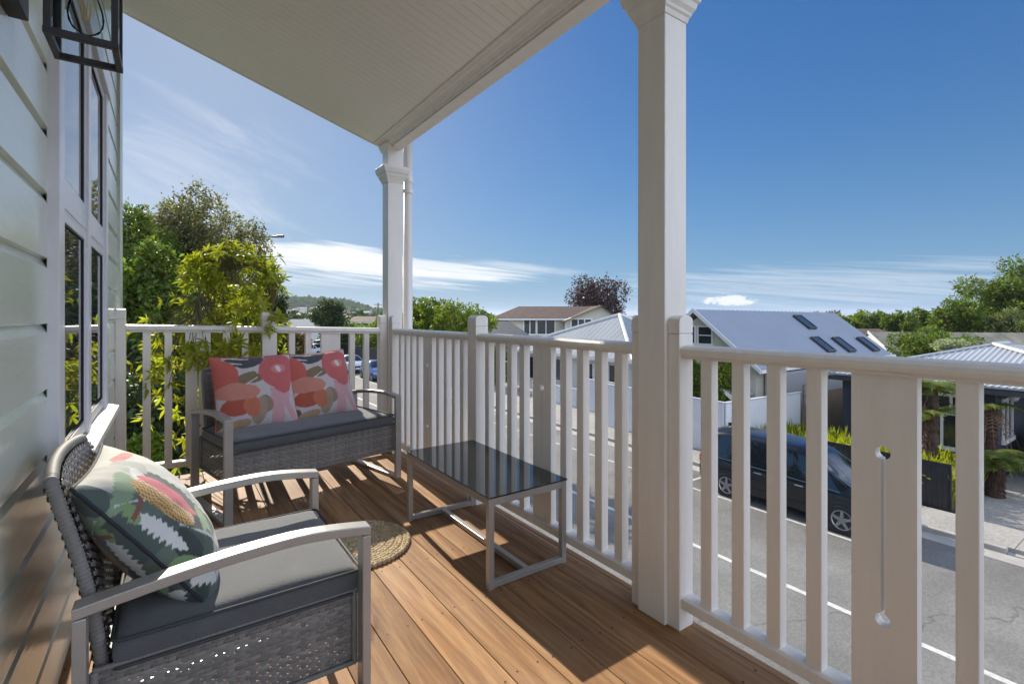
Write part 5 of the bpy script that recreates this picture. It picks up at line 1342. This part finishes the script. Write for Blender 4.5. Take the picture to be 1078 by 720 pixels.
# the near yellow-green shrub with palmate leaf clusters
def lobed_shrub(label, base, c, rad, nclusters, seed, m, ll=0.13, extra=()):
    rng = np.random.default_rng(seed); t = empty('lobed_leaf_shrub', label, 'shrub', base)
    B = np.array(base); c = np.array(c)-B; rad = np.array(rad)
    pts = []
    while len(pts) < nclusters:
        p = rng.normal(size=3); p /= np.linalg.norm(p); p *= rng.uniform(0.15, 1.0)**0.42
        f = 0.5+0.5*math.sin(4.3*p[0]+1.3)*math.cos(5.1*p[2]+.7)*1.2+0.25*math.sin(9*p[2]+5*p[0])
        if rng.uniform() > f*1.15-0.12: continue
        pts.append(c+p*rad)
    for (q, rr_, k) in extra:
        for _ in range(k): pts.append(np.array(q)-B+rng.normal(size=3)*np.array(rr_))
    pts = np.array(pts); VV = []; FF = []; o = 0
    mbp = MB()
    stem0 = Vector((0, 0, 0)); hub = Vector((c[0]*.6, c[1]*.6, c[2]-rad[2]*1.0))
    mbp.tube([stem0, hub*0.5+Vector((.04, .02, 0)), hub], [.035, .028, .022], 8)
    mbp.tube([stem0+Vector((.15, .05, 0)), hub*0.55+Vector((.2, .1, 0)), hub+Vector((.18, .1, .3))], [.025, .02, .015], 8)
    subs = [Vector(c+rng.normal(size=3)*rad*0.38) for _ in range(22)]
    for s in subs: mbp.tube([hub, hub.lerp(s, .5)+Vector(rng.normal(size=3)*.05), s], [.013, .009, .006], 6)
    for p in pts:
        p = Vector(p); s = min(subs, key=lambda q: (q-p).length)
        mbp.tube([s, s.lerp(p, .6)+Vector((0, 0, .03)), p], [.0035, .0028, .002], 4)
        ax = (p-s); ax = ax.normalized() if ax.length > 1e-3 else Vector((0, 0, 1)); ax = (ax+Vector((0, 0, .35))+Vector(rng.normal(size=3)*.35)).normalized()
        u = ax.cross(Vector(rng.normal(size=3))).normalized(); w = ax.cross(u)
        nlf = int(rng.integers(5, 9)); droop = rng.uniform(.05, .5)
        for k in range(nlf):
            a = 2*math.pi*k/nlf+rng.uniform(-.25, .25); d = (u*math.cos(a)+w*math.sin(a)+ax*rng.uniform(.15, .7)).normalized()
            L_ = ll*rng.uniform(.65, 1.25); wd = L_*rng.uniform(.115, .155); sd_ = d.cross(ax).normalized()
            up2 = sd_.cross(d).normalized()
            g_ = Vector((0, 0, -1)); pts_ = []
            for (f, ww) in ((0.0, .12), (.28, .85), (.52, 1.0), (.78, .55), (1.0, 0.0)):
                q = p+d*L_*f+g_*L_*droop*f*f*.6
                pts_.append((q, ww))
            for q, ww in pts_:
                VV += [q-sd_*wd*ww+up2*wd*.35*ww, q, q+sd_*wd*ww+up2*wd*.35*ww]
            for i in range(4):
                b0 = o+i*3; FF += [(b0, b0+1, b0+4, b0+3), (b0+1, b0+2, b0+5, b0+4)]
            o += 15
    npmesh('leaves', np.array([tuple(v) for v in VV]), np.array(FF), m, t)
    mbp.build('stems', BARKG, t)
    return t
lobed_shrub('yellow-green shrub with pointed lobed leaves growing over the back railing', (0.35, 5.05, GZ), (0.45, 4.78, 1.32), (0.43, 0.34, 0.50), 430, 5, LF['yel'], 0.080,
    extra=(((-0.02, 4.62, 1.0), (.13, .10, .12), 26), ((-0.12, 4.35, 0.86), (.07, .08, .12), 14), ((0.02, 4.45, 0.55), (.10, .08, .16), 22), ((0.14, 4.45, 0.20), (.06, .05, .10), 10), ((0.66, 4.42, 1.02), (.09, .06, .08), 24), ((0.32, 4.34, 0.98), (.14, .06, .08), 34), ((0.5, 4.6, 1.6), (.12, .1, .1), 16), ((0.24, 4.13, 0.93), (.14, .03, .06), 36), ((0.64, 4.12, 1.12), (.05, .02, .05), 7)))

# tree ferns
def frond_geo(VV, FF, p, az_, L_, droop, rng, rise=0.45):
    n_ = 15; d = Vector((math.cos(az_), math.sin(az_), 0)); side = Vector((-math.sin(az_), math.cos(az_), 0)); pts = []
    for i in range(n_+1):
        f = i/n_; pts.append(p+d*L_*f*(1-.12*f)+Vector((0, 0, L_*(rise*f-droop*f*f))))
    for i in range(1, n_):
        f = i/n_; w = L_*.25*math.sin(math.pi*min(1, f*1.05+.08))**.8; tdir = (pts[i+1]-pts[i-1]).normalized(); seg = L_/n_*.36
        for s in (-1, 1):
            o = len(VV); e = pts[i]+side*s*w+tdir*w*.35-Vector((0, 0, w*.18)); VV.extend([pts[i]-tdir*seg, pts[i]+tdir*seg, e+tdir*seg*.35, e-tdir*seg*.3]); FF.append((o, o+1, o+2, o+3))
    for i in range(n_):
        o = len(VV); q = side*.008; VV.extend([pts[i]-q, pts[i]+q, pts[i+1]+q, pts[i+1]-q]); FF.append((o, o+1, o+2, o+3))
def tree_fern(label, base, H, tiers, seed, dead=6, group='tree ferns beside the navy cottage'):
    rng = np.random.default_rng(seed); t = empty('tree_fern', label, 'tree fern', base, 0, group)
    mb = MB(); pts = []; rs = []
    for i in range(24): f = i/23; pts.append((0.04*math.sin(3*f), .03*math.cos(4*f), H*f)); rs.append(.19*(1-.25*f)*(1+.18*rng.uniform(-1, 1)))
    mb.tube(pts, rs, 14)
    for _ in range(260):
        f = rng.uniform(0, 1); a = rng.uniform(0, 6.28); r_ = .15; b0 = Vector((r_*math.cos(a), r_*math.sin(a), H*f)); mb.tube([b0, b0+Vector((.07*math.cos(a), .07*math.sin(a), -.10))], [.014, .004], 4, cap=False)
    mb.build('trunk', FBARK, t)
    VV = []; FF = []
    for (z, nfr, L_) in tiers:
        for k in range(nfr): frond_geo(VV, FF, Vector((0, 0, z)), 2*math.pi*k/nfr+rng.uniform(-.2, .2), L_*rng.uniform(.8, 1.1), rng.uniform(.35, .8), rng, rng.uniform(.3, .65))
    npmesh('fronds', np.array([tuple(v) for v in VV]), np.array(FF), LF['fern'], t)
    VV = []; FF = []
    for k in range(dead): frond_geo(VV, FF, Vector((0, 0, H-.05)), rng.uniform(0, 6.28), .8*rng.uniform(.8, 1.1), 1.6, rng, .15)
    if FF: npmesh('dead_fronds', np.array([tuple(v) for v in VV]), np.array(FF), mat('dead_fronds', (0.16, 0.09, 0.055), .9, var=.3, vscale=5), t)
    return t
c1 = at(979, 404, 14.4); tree_fern('taller tree fern with two tiers of lime fronds before the navy cottage window', (c1.x, c1.y, GZ+.1), c1.z-GZ-.1, [(c1.z-GZ-.1, 20, 1.12), (c1.z-GZ-.25, 12, 1.0), (c1.z-GZ-.95, 18, 1.1)], 51)
c2_ = at(1041, 427, 14.6); tree_fern('shorter tree fern with drooping brown dead fronds beside the driveway', (c2_.x, c2_.y, GZ+.1), c2_.z-GZ-.1, [(c2_.z-GZ-.1, 16, 1.08)], 52, dead=7)
c3 = at(1048, 482, 13.4); tree_fern('small low fern spreading at the driveway edge', (c3.x, c3.y, GZ+.1), c3.z-GZ-.1, [(c3.z-GZ-.1, 24, 1.0), (c3.z-GZ-.3, 14, .9)], 53, dead=0)
# lime grass and ground cover behind the black fence
rng = np.random.default_rng(8); n_ = 9000
P = np.stack([rng.uniform(16.25, 19.2, n_), rng.uniform(3.9, 9.4, n_), rng.uniform(GZ+.10, GZ+.80, n_)], 1)
D = rng.normal(size=(n_, 3))*.45+np.array([0, 0, 1.0])
o = leaves('ground_cover', P, D, 0.42, LF['grass'], None, rng, 0.10, .05); tag(o, 'lime green grassy ground cover behind the low black fence', 'ground cover', kind='stuff')
# weeds along the kerb by the driveway
# garden soil bank behind the cottage
tag(slab('garden_bed', 16.15, 19.95, 3.9, 9.5, GZ-.2, GZ+.25, mat('soil', (0.05, 0.04, 0.03), .9, var=.3)), kind='structure')

# hills: low wooded ridge with houses, far blue mountains
def ridge(name, d, pxs, zs, m, depth, seed, kind='structure', n_=160, rough=0.0):
    rnd_ = random.Random(seed); V_ = []; xs_ = np.linspace(pxs[0], pxs[-1], n_)
    ys_ = np.interp(xs_, pxs, zs)
    rows = 7
    for r_ in range(rows):
        f = r_/(rows-1)
        for i, px in enumerate(xs_):
            dd = d+depth*f; hgt = math.sin(math.pi*min(1, f*1.0+0.0)*0.5)
            top = EYE-(ys_[i]-332)/520*dd
            nz_ = mnoise.noise(Vector((px*.09, f*3, seed)))+.5*mnoise.noise(Vector((px*.3, f*6, seed)))
            z = GZ-1+(top-GZ+1)*hgt+nz_*rough*hgt
            q = at(px, 332, dd); V_.append((q.x, q.y, z))
    F_ = []
    for r_ in range(rows-1):
        for i in range(n_-1): a = r_*n_+i; F_.append((a, a+1, a+n_+1, a+n_))
    b0 = len(V_)
    for i, px in enumerate(xs_):
        q = at(px, 332, d+depth*1.8); V_.append((q.x, q.y, GZ-5))
    for i in range(n_-1): a = (rows-1)*n_+i; F_.append((a, a+1, b0+i+1, b0+i))
    o = npmesh(name, np.array(V_), np.array(F_), m, None, smooth=True); return tag(o, kind=kind)
HILLM = mat('wooded_hill', (0.055, 0.070, 0.040), 0.9, var=0.5, vscale=0.02, col2=(0.11, 0.11, 0.075), bump=1.0, bscale=.05)
MTN = mat('far_mountain', (0.06, 0.075, 0.06), 0.9, var=0.3, vscale=0.002)
ridge('hills', 900, [150, 240, 290, 310, 330, 345, 362, 378, 392, 405, 420], [330, 322, 317, 317.5, 319, 320, 321, 325, 330, 332.5, 334], HILLM, 320, 3, rough=6)
ridge('mountains', 3400, [300, 350, 362, 372, 385, 400, 415, 440, 470, 500, 530], [330, 325, 323, 325, 322.5, 321, 323, 326, 329, 331, 332], MTN, 900, 9, rough=6)
# hillside houses
rh = random.Random(5); hm = [WHC, CREAM, mat('terracotta_wall', (0.34, 0.18, 0.12), .7)]
for i in range(16):
    px = 296+i*6.3+rh.uniform(-2, 2); yb_ = np.interp(px, [290, 345, 378, 405], [325, 327, 330, 334])+rh.uniform(-3, 1.5)
    dd = 880; q = at(px, yb_, dd); w = rh.uniform(9, 15)
    t = empty('hillside_house', 'tiny pale house among many on the distant wooded hillside', 'house', (q.x, q.y, q.z-6), -YAW+rh.uniform(-.4, .4), 'houses on the distant hillside')
    mb = MB(); mb.box(-w/2, w/2, 0, 10, -8, 4.5); mb.build('walls', hm[i % 3], t)
    mb = MB(); mb.prism([(-.6, 4.5), (10.6, 4.5), (5, 7.2)], -w/2-.6, w/2+.6, 'x'); mb.build('roof', TILE if i % 2 else IRONL, t)
# hillside tree cover
rng = np.random.default_rng(77); n_ = 5200
px = rng.uniform(230, 408, n_); f = rng.uniform(0.1, 1.0, n_); top = np.interp(px, [150, 240, 290, 330, 362, 378, 392, 405, 420], [330, 322, 317, 319, 321, 325, 330, 332.5, 334])
P = np.array([tuple(at(a, 332, 900+320*b_)) for a, b_ in zip(px, f)])
hz = np.sin(np.pi*f*.5); dd = 900+320*f; topz = EYE-(top-332)/520*dd; P[:, 2] = GZ-1+(topz-GZ+1)*hz+rng.uniform(-2, 5, n_)
o = leaves('hill_woodland', P, rng.normal(size=(n_, 3))+np.array([0, 0, .6]), 13.0, LF['dark'], None, rng, .8, .25); tag(o, 'distant woodland covering the hillside on the horizon', 'woodland', kind='stuff')
# mid-distance belt of trees that closes the flat land
rng = np.random.default_rng(78)
def belt(label, p0, p1, d0, ytop, n_, sz, m, seed):
    rng = np.random.default_rng(seed); px = rng.uniform(p0, p1, n_); dd = rng.uniform(d0, d0*1.25, n_); P = np.array([tuple(at(a, 332, b_)) for a, b_ in zip(px, dd)])
    hh = (ytop+2.2*np.sin(px*.19+seed)+1.6*np.sin(px*.53+seed*2)); zt = EYE-(hh-332)/520*dd; P[:, 2] = GZ+(zt-GZ)*rng.uniform(0, 1, n_)**.5
    o = leaves('tree_belt', P, rng.normal(size=(n_, 3))+np.array([0, 0, .4]), sz, m, None, rng, .7, .2); tag(o, label, 'woodland', kind='stuff')
belt('belt of suburban trees far behind the left-hand houses', 255, 520, 150, 334, 9000, 1.7, LF['dark'], 2)
belt('belt of suburban trees far behind the right-hand roofs', 640, 1180, 150, 338.5, 11000, 1.7, LF['mid'], 3)
belt('belt of garden trees behind the dark fence', 340, 470, 64, 346, 7000, .8, LF['mid'], 4)

# ---- air: thin even haze round the whole scene
hm_ = bpy.data.materials.new('thin_air'); hm_.use_nodes = True
n, l = hm_.node_tree.nodes, hm_.node_tree.links; n.clear()
ho_ = N(n, 'ShaderNodeOutputMaterial'); pv = N(n, 'ShaderNodeVolumePrincipled'); pv.inputs['Density'].default_value = 0.00012
pv.inputs['Color'].default_value = (0.78, 0.88, 1.0, 1); pv.inputs['Anisotropy'].default_value = 0.2
l.new(pv.outputs[0], ho_.inputs['Volume'])
mb = MB(); mb.box(-6500, 9500, -6500, 12500, GZ-1.2, 82.0)
tag(mb.build('haze', hm_), kind='stuff')
